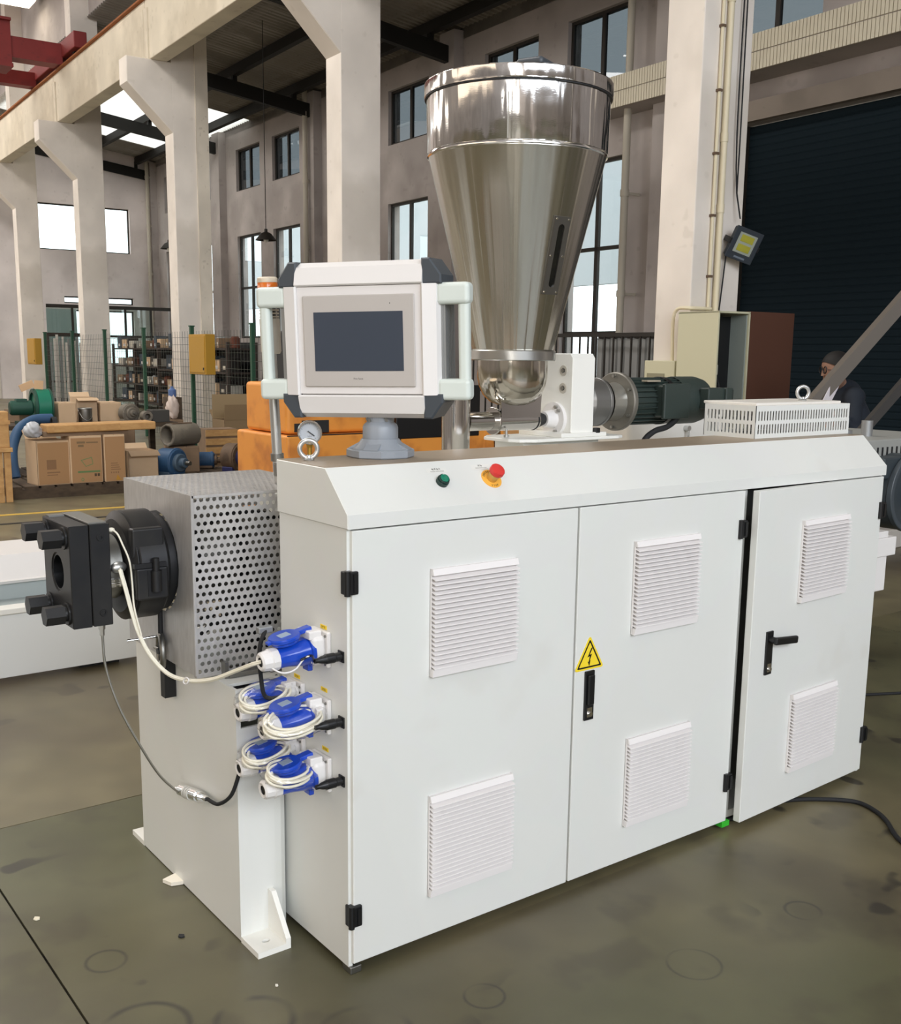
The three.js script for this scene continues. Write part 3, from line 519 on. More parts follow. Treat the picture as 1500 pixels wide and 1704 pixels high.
// ------------------------------------------------------------------ sockets, plugs and leads on the cabinet end
{
  const spots = [
    [0.832, -0.128, 'top blue plug in white wall socket with white wires leading out of its gland'],
    [0.668, -0.26, 'blue plug half hidden behind the middle front plug, black opening behind its gland'],
    [0.66, -0.128, 'middle front blue plug under a bag of coiled white cable'],
    [0.52, -0.26, 'lower rear blue plug with black lead hanging beneath its white gland'],
    [0.508, -0.128, 'lowest front blue plug with coiled white cable over its body'],
  ];
  let src;
  spots.forEach(([y, z, label], i) => {
    if (!src) {
      const t = src = T('industrial_plug', label, 'plug', [0, y, z], { local: true, group: 'blue plugs on the cabinet end' });
      P(t, 'socket_box', [bx(-0.012, 0, -0.044, 0.046, -0.043, 0.043, 0.004), bx(-0.05, -0.01, -0.036, 0.04, -0.038, 0.038, 0.014), bx(-0.055, -0.02, 0.03, 0.052, -0.032, 0.032, 0.004)], MT.white);
      P(t, 'screw', [[0.036, 0.034], [0.036, -0.034], [-0.036, 0.034], [-0.036, -0.034]].map(([a, b]) => cyl('x', -0.0125, a, b, 0.0035, 0.003, 10)), MT.steelDull);
      const body = lathe([[0.0, -0.13], [0.0265, -0.13], [0.0265, -0.122], [0.027, -0.105], [0.031, -0.08], [0.0345, -0.06], [0.0355, -0.05], [0.04, -0.048], [0.04, -0.038], [0.03, -0.036]], 0, 0, 0, 28).rotateZ(-R90);
      P(t, 'plug_body', [rot(body, 'Z', 0.07, [0, 0, 0]), bx(-0.05, -0.036, -0.052, -0.03, -0.015, 0.015, 0.003)], MT.blue);
      P(t, 'gland', rot(lathe([[0.012, -0.172], [0.019, -0.174], [0.0235, -0.17], [0.0265, -0.15], [0.0285, -0.148], [0.0285, -0.13], [0.02, -0.128]], 0, 0, 0, 12, 0.4).rotateZ(-R90), 'Z', 0.07, [0, 0, 0]), MT.white);
      P(t, 'gland_bore', rot(cyl('x', -0.16, 0, 0, 0.0125, 0.02, 16), 'Z', 0.07, [0, 0, 0]), MT.black);
      const m = new THREE.Matrix4().makeTranslation(-0.058, 0.05, 0).multiply(new THREE.Matrix4().makeRotationZ(0.2));
      const lid = P(t, 'flap_lid', [solid('y', -0.05, 0, 0, 0.04, 0.012, 36, 0.003), solid('y', -0.05, -0.008, 0, 0.034, 0.012, 36, 0.002), bx(-0.015, 0.022, -0.005, 0.006, -0.012, 0.012, 0.002), bx(-0.098, -0.08, -0.004, 0.004, -0.008, 0.008, 0.002)], MT.blue, { m });
      P(lid, 'lid_plate', bx(-0.064, -0.036, 0.006, 0.0068, -0.013, 0.013), plain(0x9fb0c4, 0.4, 0.3), { m });
    } else copyOf(src, [0, y, z], { label });
  });
  // lettered yellow markers beside the sockets
  [['DPTB', 0.884, -0.122], ['DTB1', 0.722, -0.261], ['DTB2', 0.723, -0.122], ['DTB3', 0.566, -0.259], ['DTB4', 0.568, -0.118]].forEach(([t, y, z]) => {
    const l = P(CAB, 'marker', bx(-0.0012, 0, y - 0.005, y + 0.005, z - 0.015, z + 0.015), MT.yellow, { label: 'yellow lettered marker' });
    P(l, 'lettering', new THREE.PlaneGeometry(0.029, 0.0094).rotateY(-R90).translate(-0.0014, y, z), print(128, 42, (c, w, h) => { c.fillStyle = '#f2cf25'; c.fillRect(0, 0, w, h); c.fillStyle = '#5a4b10'; c.font = 'bold 34px sans-serif'; c.textAlign = 'center'; c.fillText(t, w / 2, 33); }), { keepUV: true });
  });
  let con;
  [[0.829, 'top'], [0.663, 'middle'], [0.511, 'bottom']].forEach(([y, w]) => {
    const label = `${w} black cable connector beside the cabinet door edge`;
    if (!con) {
      con = T('cable_connector', label, 'connector', [0, y, -0.037], { local: true, group: 'black connectors on the cabinet end' });
      P(con, 'flange', [bx(-0.004, 0, -0.014, 0.014, -0.013, 0.013, 0.001)], MT.black);
      P(con, 'barrel', lathe([[0.0, 0], [0.011, 0], [0.011, 0.02], [0.0125, 0.022], [0.0125, 0.045], [0.011, 0.047], [0.009, 0.058], [0.006, 0.066], [0.006, 0.075], [0, 0.075]], 0, 0, 0, 20).rotateZ(R90), MT.black);
    } else copyOf(con, [0, y, -0.037], { label });
  });
  const hc = T('heater_cable', 'bundle of white wires drooping from the heater band to the top blue plug', 'cable', [-0.27, 0.7, -0.4]);
  const path = [[-0.352, 0.995, -0.552], [-0.345, 0.95, -0.54], [-0.335, 0.89, -0.53], [-0.322, 0.83, -0.52], [-0.3, 0.77, -0.5], [-0.27, 0.725, -0.46], [-0.24, 0.717, -0.4], [-0.215, 0.735, -0.32], [-0.19, 0.78, -0.22], [-0.178, 0.812, -0.15], [-0.165, 0.822, -0.128]];
  for (let i = 0; i < 4; i++) P(hc, 'wire', tube(path.map(([x, y, z], k) => [x + 0.003 * Math.cos(i * 1.6 + k * 0.25), y + 0.0032 * Math.sin(i * 1.6 + k * 0.25), z]), 0.0028, 70, 7), MT.cord);
  P(hc, 'cable_tie', tube([[-0.246, 0.7255, -0.4], [-0.243, 0.722, -0.39], [-0.247, 0.709, -0.4], [-0.25, 0.712, -0.41]], 0.0022, 16, 6, true), MT.white);
  const tw = T('thermocouple_wire', 'thin white wire looping from the die flange top past the clamp to the bundle', 'wire', [-0.36, 0.9, -0.53]);
  P(tw, 'lead', tube([[-0.385, 1.09, -0.62], [-0.372, 1.1, -0.58], [-0.358, 1.092, -0.552], [-0.347, 1.06, -0.538], [-0.335, 1.02, -0.53], [-0.33, 0.97, -0.53], [-0.33, 0.9, -0.522], [-0.318, 0.825, -0.512]], 0.0025, 50, 7), MT.cord);
  P(tw, 'crimp', new THREE.SphereGeometry(0.006, 10, 8).scale(1.6, 1, 1).translate(-0.366, 1.098, -0.566), MT.cord);
  const pl = T('plug_lead', 'short white lead looping under the top blue plug to its black connector', 'wire', [-0.1, 0.8, -0.1]);
  P(pl, 'lead', tube([[-0.165, 0.818, -0.12], [-0.13, 0.795, -0.095], [-0.1, 0.8, -0.088], [-0.075, 0.825, -0.085], [-0.06, 0.83, -0.082]], 0.0024, 30, 7), MT.white);
  P(pl, 'sleeve', tube([[-0.085, 0.822, -0.086], [-0.06, 0.83, -0.081], [-0.07, 0.829, -0.05], [-0.075, 0.829, -0.037]], 0.0032, 20, 7), MT.black);
  const bl = T('black_lead', 'black lead running from behind the plugs down past the stand', 'cable', [-0.15, 0.6, -0.25]);
  P(bl, 'lead', tube([[-0.11, 0.87, -0.22], [-0.135, 0.84, -0.2], [-0.13, 0.76, -0.21], [-0.115, 0.7, -0.215], [-0.08, 0.69, -0.22], [-0.03, 0.69, -0.24], [0.0, 0.685, -0.22]], 0.0055, 40), MT.rubber);
  P(bl, 'clip', bx(-0.13, -0.09, 0.862, 0.88, -0.235, -0.215, 0.004), MT.galv);
  // bagged coils of white lead
  const coil = (y, z, r, n, label, tilt) => {
    const t = T('cable_coil', label, 'cable', [-0.105, y, z], { local: true, rz: tilt, rx: 0.3, group: 'bagged cable coils on the plugs' });
    n += 2;
    const pts = [];
    for (let i = 0; i <= n * 14; i++) { const a = (i / 14) * 2 * Math.PI, w = 0.007 * Math.sin(i * 0.31); pts.push([(r + w) * Math.cos(a), 0.003 * Math.sin(i * 0.9) + (i / (n * 14) - 0.5) * 0.022, (r * 0.62 + w) * Math.sin(a)]); }
    P(t, 'cable', tube(pts, 0.0036, n * 60, 7), MT.cord);
    P(t, 'tie', bx(r * 0.86, r * 1.14, -0.016, 0.016, -0.007, 0.007, 0.003), MT.white);
    const b = new THREE.SphereGeometry(1, 28, 18), p = b.attributes.position;
    for (let i = 0; i < p.count; i++) { const k = 1 + 0.09 * Math.sin(p.getX(i) * 13 + p.getZ(i) * 17) * Math.cos(p.getY(i) * 11 + p.getX(i) * 5); p.setXYZ(i, p.getX(i) * (r + 0.02) * k, p.getY(i) * 0.026 * k, p.getZ(i) * (r * 0.62 + 0.02) * k); }
    b.computeVertexNormals();
    P(t, 'clear_bag', b, MT.film);
  };
  coil(0.672, -0.09, 0.07, 4, 'coiled white cable in clear bag on the middle front plug', 0.08);
  coil(0.694, -0.235, 0.062, 3, 'coiled white cable in clear bag on the rear upper plug', 0.15);
  coil(0.53, -0.115, 0.055, 3, 'coiled white cable in clear bag on the lowest front plug', -0.1);
  coil(0.546, -0.235, 0.058, 3, 'coiled white cable in clear bag on the lower rear plug', 0.1);
}
// ------------------------------------------------------------------ operator panel on its pedestal, signal tower, gauge
{
  const t = T('operator_panel', 'grey-white operator panel with dark touch screen and side grips on the cabinet', 'control panel', [0.184, 1.581, -0.248], { ry: -0.9468, rx: 0.0325, rz: 0.0185 });
  const W = 0.17, H = 0.136;
  P(t, 'housing', [bx(-W - 0.035, W + 0.035, -H - 0.045, H + 0.045, -0.11, -0.012, 0.006)], MT.white);
  P(t, 'front_panel', bx(-W, W, -H + 0.003, H + 0.003, -0.012, 0, 0.001), MT.plastic);
  const barP = [[-0.015, 0], [0.004, 0], [0.008, 0.004], [-0.004, 0.047], [-0.03, 0.06], [-0.105, 0.06], [-0.105, 0]];   // (depth, outwards)
  const top = exX(barP, -W - 0.004, W + 0.004).translate(0, H + 0.004, 0), bot = exX(barP.map(([a, b]) => [a, -b]).reverse(), -W - 0.004, W + 0.004).translate(0, -H, 0);
  P(t, 'top_rail', top, MT.white); P(t, 'bottom_rail', bot, MT.white);
  const sideP = [[-0.015, 0], [0.004, 0], [0.008, 0.004], [-0.002, 0.038], [-0.03, 0.05], [-0.1, 0.05], [-0.1, 0]];
  for (const s of [-1, 1]) {
    const pts = sideP.map(([a, b]) => [s * b, a]);
    P(t, 'side_rail', exY(s > 0 ? pts : pts.reverse(), -H, H + 0.004).translate(s * W, 0, 0), MT.white);
    // grip: two brackets and a bar
    for (const y of [-0.149, 0.088]) P(t, 'grip_bracket', bx(s * 0.205, s * 0.292, y, y + 0.054, -0.052, -0.004, 0.012), MT.brackets);
    P(t, 'grip_bar', bx(s * 0.259, s * 0.288, -0.11, 0.11, -0.044, -0.012, 0.011), MT.brackets);
    const fins = []; for (let k = 0; k < 7; k++) fins.push(bx(s * 0.219, s * 0.226, -0.13, 0.13, -0.098 + k * 0.012, -0.092 + k * 0.012));
    P(t, 'heat_sink', [bx(s * 0.205, s * 0.22, -0.13, 0.13, -0.1, -0.018), ...fins], MT.galv);
    for (const v of [-1, 1]) {
      const cs = shape(s * v > 0 ? [[0, 0], [s * 0.052, 0], [s * 0.052, v * 0.022], [s * 0.022, v * 0.063], [0, v * 0.063]] : [[0, v * 0.063], [s * 0.022, v * 0.063], [s * 0.052, v * 0.022], [s * 0.052, 0], [0, 0]]);
      P(t, 'corner_cap', [exZ(cs, -0.108, 0.0, 0.004).translate(s * W, v * H + 0.003, 0)], MT.greyDark);
    }
  }
  const bz = P(t, 'screen_bezel', bx(-0.1525, 0.1525, -0.1145, 0.1165, 0, 0.006, 0.004), MT.bezel);
  P(bz, 'status_dot', cyl('z', 0.088, 0.094, 0.0062, 0.0012, 0.001, 12), MT.dark);
  P(bz, 'maker_mark', new THREE.PlaneGeometry(0.042, 0.0085).translate(-0.003, -0.094, 0.0064), print(168, 34, (c, w, h) => { c.fillStyle = '#b9b3ad'; c.fillRect(0, 0, w, h); c.fillStyle = '#6a6662'; c.font = 'bold 27px sans-serif'; c.textAlign = 'center'; c.fillText('Pro-face', w / 2, 26); }), { keepUV: true });
  P(t, 'screen', bx(-0.122, 0.122, -0.0745, 0.0745, 0.0, 0.0066), phy({ color: 0x3a424e, roughness: 0.2, clearcoat: 0.6, clearcoatRoughness: 0.2 }));
  const p = T('panel_pedestal', 'grey cast pedestal carrying the operator panel on the cabinet top', 'pedestal', [0.262, 1.2815, -0.268], { ry: -0.9, local: true });
  P(p, 'column', [lathe([[0.046, 0.045], [0.047, 0.05], [0.047, 0.078], [0.044, 0.085], [0.036, 0.092], [0.037, 0.108], [0, 0.108]], 0, 0, 0, 40)], MT.grey);
  P(p, 'base', [exY([[-0.085, -0.03], [-0.06, -0.06], [-0.03, -0.085], [0.03, -0.085], [0.06, -0.06], [0.085, -0.03], [0.085, 0.03], [0.06, 0.06], [0.03, 0.085], [-0.03, 0.085], [-0.06, 0.06], [-0.085, 0.03]], 0, 0.022, 0.003), lathe([[0.075, 0.02], [0.06, 0.034], [0.05, 0.048], [0.0, 0.048]], 0, 0, 0, 40),
    ...[0, 1, 2, 3].map((k) => rot(exX([[0.0, 0.02], [0.0, 0.045], [0.045, 0.043], [0.084, 0.022]], -0.02, 0.02), 'Y', k * R90, [0, 0, 0]))], MT.grey);
  for (const [a, y] of [[-0.9, 0.1], [0.7, 0.1], [0.75, 0.098], [-0.5, 0.097]]) P(p, 'set_screw', cyl('z', 0, y, 0.037, 0.004, 0.005, 12).applyMatrix4(new THREE.Matrix4().makeRotationY(a)), MT.steel);
  const g = T('pressure_gauge', 'round silver vacuum gauge behind the eye bolt at the cabinet end', 'gauge', [0.1, 1.345, -0.36], { ry: -0.42, local: true });
  P(g, 'case', [ring('z', 0, 0, 0, 0.0315, 0.0275, 0.026, 40), cyl('z', 0, 0, -0.008, 0.028, 0.006, 40)], MT.chrome);
  P(g, 'dial', cyl('z', 0, 0, -0.003, 0.0278, 0.003, 40), plain(0xb9bcc0, 0.5));
  P(g, 'dial_print', new THREE.CircleGeometry(0.0272, 40).translate(0, 0, -0.0012), print(192, 192, (c, w) => { c.fillStyle = '#aeb2b6'; c.fillRect(0, 0, w, w); c.strokeStyle = '#50545a'; c.lineWidth = 3; for (let i = 0; i <= 20; i++) { const a = 2.36 + (i / 20) * 4.71, r = i % 5 ? 80 : 72; c.beginPath(); c.moveTo(96 + 86 * Math.cos(a), 96 + 86 * Math.sin(a)); c.lineTo(96 + r * Math.cos(a), 96 + r * Math.sin(a)); c.stroke(); } c.fillStyle = '#50545a'; c.font = '20px sans-serif'; c.textAlign = 'center'; c.fillText('MPa', 96, 140); }), { keepUV: true });
  P(g, 'needle', rot(bx(-0.016, 0.006, -0.0012, 0.0012, 0.001, 0.002), 'Z', 2.5, [0, 0, 0]), MT.black);
  P(g, 'stem', [cyl('y', 0, -0.045, -0.006, 0.006, 0.045, 12), hexHead('y', 0, -0.034, -0.006, 0.009, 0.012), cyl('y', 0, -0.21, -0.006, 0.006, 0.3, 12)], MT.brass);
  const s = T('signal_tower', 'signal tower on a silver pole with beige buzzer and amber lamp', 'signal light', [0.107, 1.19, -0.55], { rz: 0.045, local: true });
  const tm = new THREE.Matrix4().makeTranslation(0, -0.096, 0).multiply(new THREE.Matrix4().makeScale(1.12, 1.03, 1.12));
  P(s, 'pole', cyl('y', 0, 0.28, 0, 0.0125, 0.36, 20), MT.zinc, { m: tm });
  P(s, 'clamp', [bx(-0.014, 0.014, 0.115, 0.15, 0.0, 0.018, 0.003), cyl('y', 0, 0.165, 0, 0.0165, 0.02, 20)], MT.steelDull, { m: tm });
  P(s, 'buzzer_body', lathe([[0, 0.44], [0.021, 0.44], [0.0245, 0.447], [0.0245, 0.53], [0.023, 0.532], [0, 0.532]], 0, 0, 0, 32), plain(0xcdc3b4, 0.4), { m: tm });
  const sl = []; for (let k = 0; k < 5; k++) sl.push(ring('y', 0, 0.536 + k * 0.0085, 0, 0.0235, 0.014, 0.0045, 28));
  P(s, 'louvre_ring', sl, plain(0xcdc3b4, 0.4), { m: tm });
  P(s, 'core', cyl('y', 0, 0.57, 0, 0.016, 0.09, 20), MT.dark, { m: tm });
  P(s, 'amber_lens', lathe([[0.0235, 0.576], [0.0245, 0.58], [0.0245, 0.622], [0.0235, 0.624], [0, 0.624]], 0, 0, 0, 32), phy({ color: 0xd9701c, roughness: 0.25, clearcoat: 0.5 }), { m: tm });
  P(s, 'cap', lathe([[0.0245, 0.624], [0.0245, 0.634], [0.021, 0.638], [0, 0.639]], 0, 0, 0, 32), plain(0xd8cbb5, 0.45), { m: tm });
}
// ------------------------------------------------------------------ machine frame, hopper and feeder
const HX = 1.045, HZ = -0.66;
{
  const f = T('extruder_unit', 'white extruder body behind the control cabinet carrying hopper and motor', 'machine', [1.2, 0, -0.75]);
  P(f, 'casing', [bx(0.27, 2.24, 0, 1.12, -1.02, -0.37, 0.01)], MT.paint);
  P(f, 'support_block', [bx(1.05, 1.4, 1.12, 1.265, -0.75, -0.6), bx(0.74, 0.88, 1.12, 1.2, -0.72, -0.6)], MT.paint);
  const dc = T('drive_cover', 'warm white drive cover rising behind the gear motor', 'cover', [2.4, 0, -1.3]);
  P(dc, 'cover', bx(2.02, 2.66, 0, 1.34, -1.6, -1.04, 0.02), MT.paintWarm);
  P(dc, 'lug', [cyl('z', 2.37, 1.245, -1.03, 0.012, 0.03, 14), cyl('y', 2.37, 1.225, -1.02, 0.005, 0.04, 10)], MT.zinc);
  const t = T('hopper', 'tall polished stainless steel cone hopper with sight glass and rimmed lid', 'hopper', [HX, 1.4, HZ]);
  const rip = tex(512, 1, (u, v) => { const a = fbm(u, v * 0.02, 48, 3, 201), b = fbm(u, v * 0.25, 12, 3, 207); return 0.55 * a + 0.45 * b; }, false);
  rip.repeat.set(1, 1);
  const hop = phy({ color: 0xd0cecb, metalness: 1, roughness: 0.12, bumpMap: rip, bumpScale: 0.009 });
  const at = (pts, c = 0.5) => lathe(pts, HX, 0, HZ, 128, c);
  P(t, 'cone', at([[0.134, 1.565], [0.286, 2.172], [0.2895, 2.182]]), phy({ color: 0xc3c0b7, metalness: 1, roughness: 0.22, bumpMap: rip, bumpScale: 0.006 }), { keepUV: true });
  P(t, 'drum', at([[0.29, 2.182], [0.2915, 2.186], [0.296, 2.37]]), hop, { keepUV: true });
  P(t, 'weld_bead', at([[0.2865, 2.174], [0.2915, 2.177], [0.2915, 2.183], [0.29, 2.186]]), MT.chrome);
  P(t, 'lid_rim', at([[0.296, 2.355], [0.302, 2.356], [0.303, 2.36], [0.303, 2.394], [0.302, 2.397], [0.296, 2.398], [0.0, 2.402]], 0.3), hop, { keepUV: true });
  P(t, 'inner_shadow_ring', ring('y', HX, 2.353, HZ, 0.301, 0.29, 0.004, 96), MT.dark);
  const fa = V(-0.645, 0, 0.764), rg = V(0.764, 0, 0.645);
  const onSide = (phi, y, R) => { const n = fa.clone().multiplyScalar(Math.cos(phi)).add(rg.clone().multiplyScalar(Math.sin(phi))); return [n, V(HX + n.x * R, y, HZ + n.z * R)]; };
  {
    const [n, p] = onSide(-0.1, 2.265, 0.2935), x = V(n.z, 0, -n.x), m = new THREE.Matrix4().makeBasis(x, V(0, 1, 0), n).setPosition(p);
    P(t, 'seam', bx(-0.0016, 0.0016, -0.078, 0.086, -0.004, 0.0012), MT.steelDull, { m });
    P(t, 'rivet', [[-0.018, 0.035], [-0.012, -0.02]].map(([a, b]) => cyl('z', a, b, -0.001, 0.003, 0.004, 10)), MT.steelDull, { m });
  }
  {
    const y = 1.86, R = 0.134 + ((y - 1.565) / 0.607) * 0.152, [n, p] = onSide(0.655, y, R), x = V(n.z, 0, -n.x), up = n.clone().multiplyScalar(0.2457).add(V(0, 1, 0)).normalize(), z = x.clone().cross(up);
    const m = new THREE.Matrix4().makeBasis(x, up, z).setPosition(p);
    const s = shape([[-0.031, -0.12], [0.031, -0.12], [0.031, 0.12], [-0.031, 0.12]]), h = new THREE.Path(); h.moveTo(-0.012, -0.085); h.lineTo(-0.012, 0.085); h.absarc(0, 0.085, 0.012, Math.PI, 0, true); h.lineTo(0.012, -0.085); h.absarc(0, -0.085, 0.012, 0, -Math.PI, true); s.holes.push(h);
    P(t, 'sight_glass_frame', exZ(s, 0.001, 0.0065), MT.steelDark, { m });
    const sg = P(t, 'sight_glass', bx(-0.02, 0.02, -0.1, 0.1, 0.0005, 0.0025), phy({ color: 0x0b0c0d, roughness: 0.08, clearcoat: 1 }), { m });
    for (const a of [-0.024, 0.024]) for (const b of [-0.112, 0, 0.112]) P(sg, 'screw', lathe([[0.0042, 0], [0.0035, 0.002], [0, 0.003]], 0, 0, 0, 12).rotateX(R90).translate(a, b, 0.0065), MT.chrome, { m });
    P(t, 'frame_backing', bx(-0.031, 0.031, -0.12, 0.12, -0.012, 0.001), MT.steelDull, { m });
  }
  P(t, 'clamp_flange', [ring('y', HX, 1.551, HZ, 0.1435, 0.118, 0.034, 72)], MT.steel);
  P(t, 'outlet_bowl', at([[0.05, 1.388], [0.075, 1.398], [0.098, 1.42], [0.112, 1.45], [0.118, 1.48], [0.118, 1.54]], 0.9), plain(0xc2bdb2, 0.12, 1));
  const lm = T('lid_motor', 'dark loader motor sitting on the hopper lid', 'motor', [1.2, 2.402, -0.72]);
  P(lm, 'housing', [rot(bx(1.12, 1.3, 2.403, 2.49, -0.8, -0.68, 0.012), 'Y', 0.4, [1.2, 2.44, -0.72])], MT.dark);
  P(lm, 'cover', rot(bx(1.13, 1.29, 2.485, 2.515, -0.79, -0.69, 0.014), 'Y', 0.4, [1.2, 2.44, -0.72]), MT.greyDark);
  // feeder
  const d = T('feeder_tube', 'polished feed tube elbow under the hopper bowl leading to the upright pipe', 'pipe', [1.0, 1.3, HZ]);
  P(d, 'screw_tube', [cyl('x', 0.965, 1.335, HZ, 0.031, 0.23, 36), cyl('x', 1.06, 1.335, HZ, 0.034, 0.18, 36)], MT.polish);
  P(d, 'flange', ring('x', 0.965, 1.335, HZ, 0.046, 0.03, 0.008, 36), MT.polish);
  P(d, 'saddle', exZ([[0.975, 1.345], [1.145, 1.345], [1.15, 1.43], [1.12, 1.405], [1.045, 1.386], [0.97, 1.42]], HZ + 0.03, HZ + 0.034), MT.polish);
  P(d, 'end_cone', cyl('x', 1.165, 1.335, HZ, 0.036, 0.05, 32, 0.018), MT.dark);
  P(d, 'upright_pipe', [cyl('y', 0.81, 1.3185, HZ, 0.046, 0.235, 40), ring('y', 0.81, 1.434, HZ, 0.047, 0.035, 0.006, 40)], MT.polish);
  P(d, 'jack_bolt', [rod([1.0, 1.28, HZ + 0.03], [1.0, 1.31, HZ + 0.03], 0.004), cyl('y', 1.0, 1.285, HZ + 0.03, 0.009, 0.008, 6)], MT.zinc);
  const w = T('feeder_gearbox', 'white block gearbox on a round base plate beside the hopper bowl', 'gearbox', [1.3, 1.265, HZ]);
  P(w, 'base_plate', [exY([[1.0, -0.62], [1.02, -0.585], [1.08, -0.56], [1.46, -0.56], [1.5, -0.58], [1.5, -0.78], [1.45, -0.8], [1.05, -0.8], [1.0, -0.75]], 1.265, 1.276, 0.002), bx(1.19, 1.405, 1.276, 1.291, -0.79, -0.565, 0.003)], MT.cream);
  P(w, 'housing', [exX([[-0.58, 1.29], [-0.58, 1.545], [-0.592, 1.56], [-0.76, 1.56], [-0.765, 1.29]], 1.247, 1.353, 0.003)], MT.cream);
  P(w, 'bearing_flange', [cyl('x', 1.24, 1.335, HZ, 0.058, 0.016, 40), cyl('x', 1.215, 1.335, HZ, 0.026, 0.05, 28, 0.034)], MT.white);
  for (const [a, b] of [[0.042, 0.02], [-0.042, 0.02], [0.0, -0.046], [0.03, 0.034]]) P(w, 'bolt', hexHead('x', 1.229, 1.335 + a, HZ + b, 0.0065, 0.012), MT.steel);
  for (const y of [1.502, 1.442]) { const q = P(w, 'grease_port', [ring('x', 1.2455, y, -0.625, 0.018, 0.009, 0.004, 28)], plain(0xb9b3a6, 0.5)); P(q, 'nipple', cyl('x', 1.243, y, -0.625, 0.007, 0.008, 16), MT.steelDull); }
  for (const z of [-0.575, -0.775]) P(w, 'foot_bolt', [bx(1.352, 1.372, 1.288, 1.306, z - 0.008, z + 0.012, 0.003)], MT.black);
  const m = T('gear_motor', 'dark green electric gear motor with grey flange lying beside the hopper', 'motor', [1.7, 1.39, HZ]);
  P(m, 'gear_case', [solid('x', 1.405, 1.39, HZ, 0.084, 0.1, 56, 0.008), ring('x', 1.44, 1.39, HZ, 0.0865, 0.06, 0.012, 56)], plain(0x8a8a88, 0.38, 0.8));
  P(m, 'neck', lathe([[0.083, 1.455], [0.066, 1.47], [0.062, 1.5], [0.07, 1.53]], 0, 0, 0, 48).rotateZ(-R90).translate(0, 1.39, HZ), plain(0xb8b6ae, 0.3, 0.8));
  const fl = P(m, 'flange', solid('x', 1.541, 1.39, HZ, 0.106, 0.022, 64, 0.004), plain(0x7d7a72, 0.45, 0.6));
  for (let k = 0; k < 6; k++) P(fl, 'bolt', hexHead('x', 1.526, 1.39 + 0.092 * Math.cos(k * 1.047), HZ + 0.092 * Math.sin(k * 1.047), 0.006, 0.01), MT.steel);
  const fins = []; for (let k = 0; k < 26; k++) { const a = (k / 26) * 2 * Math.PI; fins.push(bx(1.56, 1.86, -0.002, 0.002, 0.076, 0.087).applyMatrix4(new THREE.Matrix4().makeTranslation(0, 1.39, HZ).multiply(new THREE.Matrix4().makeRotationX(a)))); }
  P(m, 'stator', [cyl('x', 1.7, 1.39, HZ, 0.078, 0.32, 48), ...fins], MT.motor);
  P(m, 'fan_cowl', lathe([[0.088, 1.83], [0.09, 1.84], [0.09, 1.95], [0.082, 1.985], [0.06, 2.0], [0, 2.003]], 0, 0, 0, 56).rotateZ(-R90).translate(0, 1.39, HZ), MT.motor);
  P(m, 'terminal_box', [bx(1.675, 1.8, 1.335, 1.45, -0.6, -0.545, 0.008), bx(1.668, 1.807, 1.328, 1.457, -0.555, -0.538, 0.006)], MT.motor);
  P(m, 'encoder_box', [bx(1.9, 2.02, 1.36, 1.44, -0.575, -0.53, 0.006), bx(1.99, 2.03, 1.37, 1.44, -0.56, -0.52, 0.005), cyl('y', 1.98, 1.352, -0.55, 0.014, 0.025, 16)], MT.motor);
  P(m, 'rating_plate', bx(1.63, 1.7, 1.462, 1.468, -0.62, -0.59, 0.001), plain(0xb4aa96, 0.5, 0.4));
  P(m, 'strap', ring('x', 1.77, 1.39, HZ, 0.0895, 0.086, 0.02, 48), MT.black);
  P(m, 'cable', tube([[1.77, 1.34, -0.56], [1.745, 1.32, -0.555], [1.7, 1.3, -0.55], [1.63, 1.285, -0.55], [1.58, 1.25, -0.55], [1.56, 1.13, -0.55]], 0.011, 30), MT.rubber);
  P(m, 'oil_plug', cyl('y', 1.405, 1.478, HZ + 0.01, 0.01, 0.016, 16), MT.red);
}

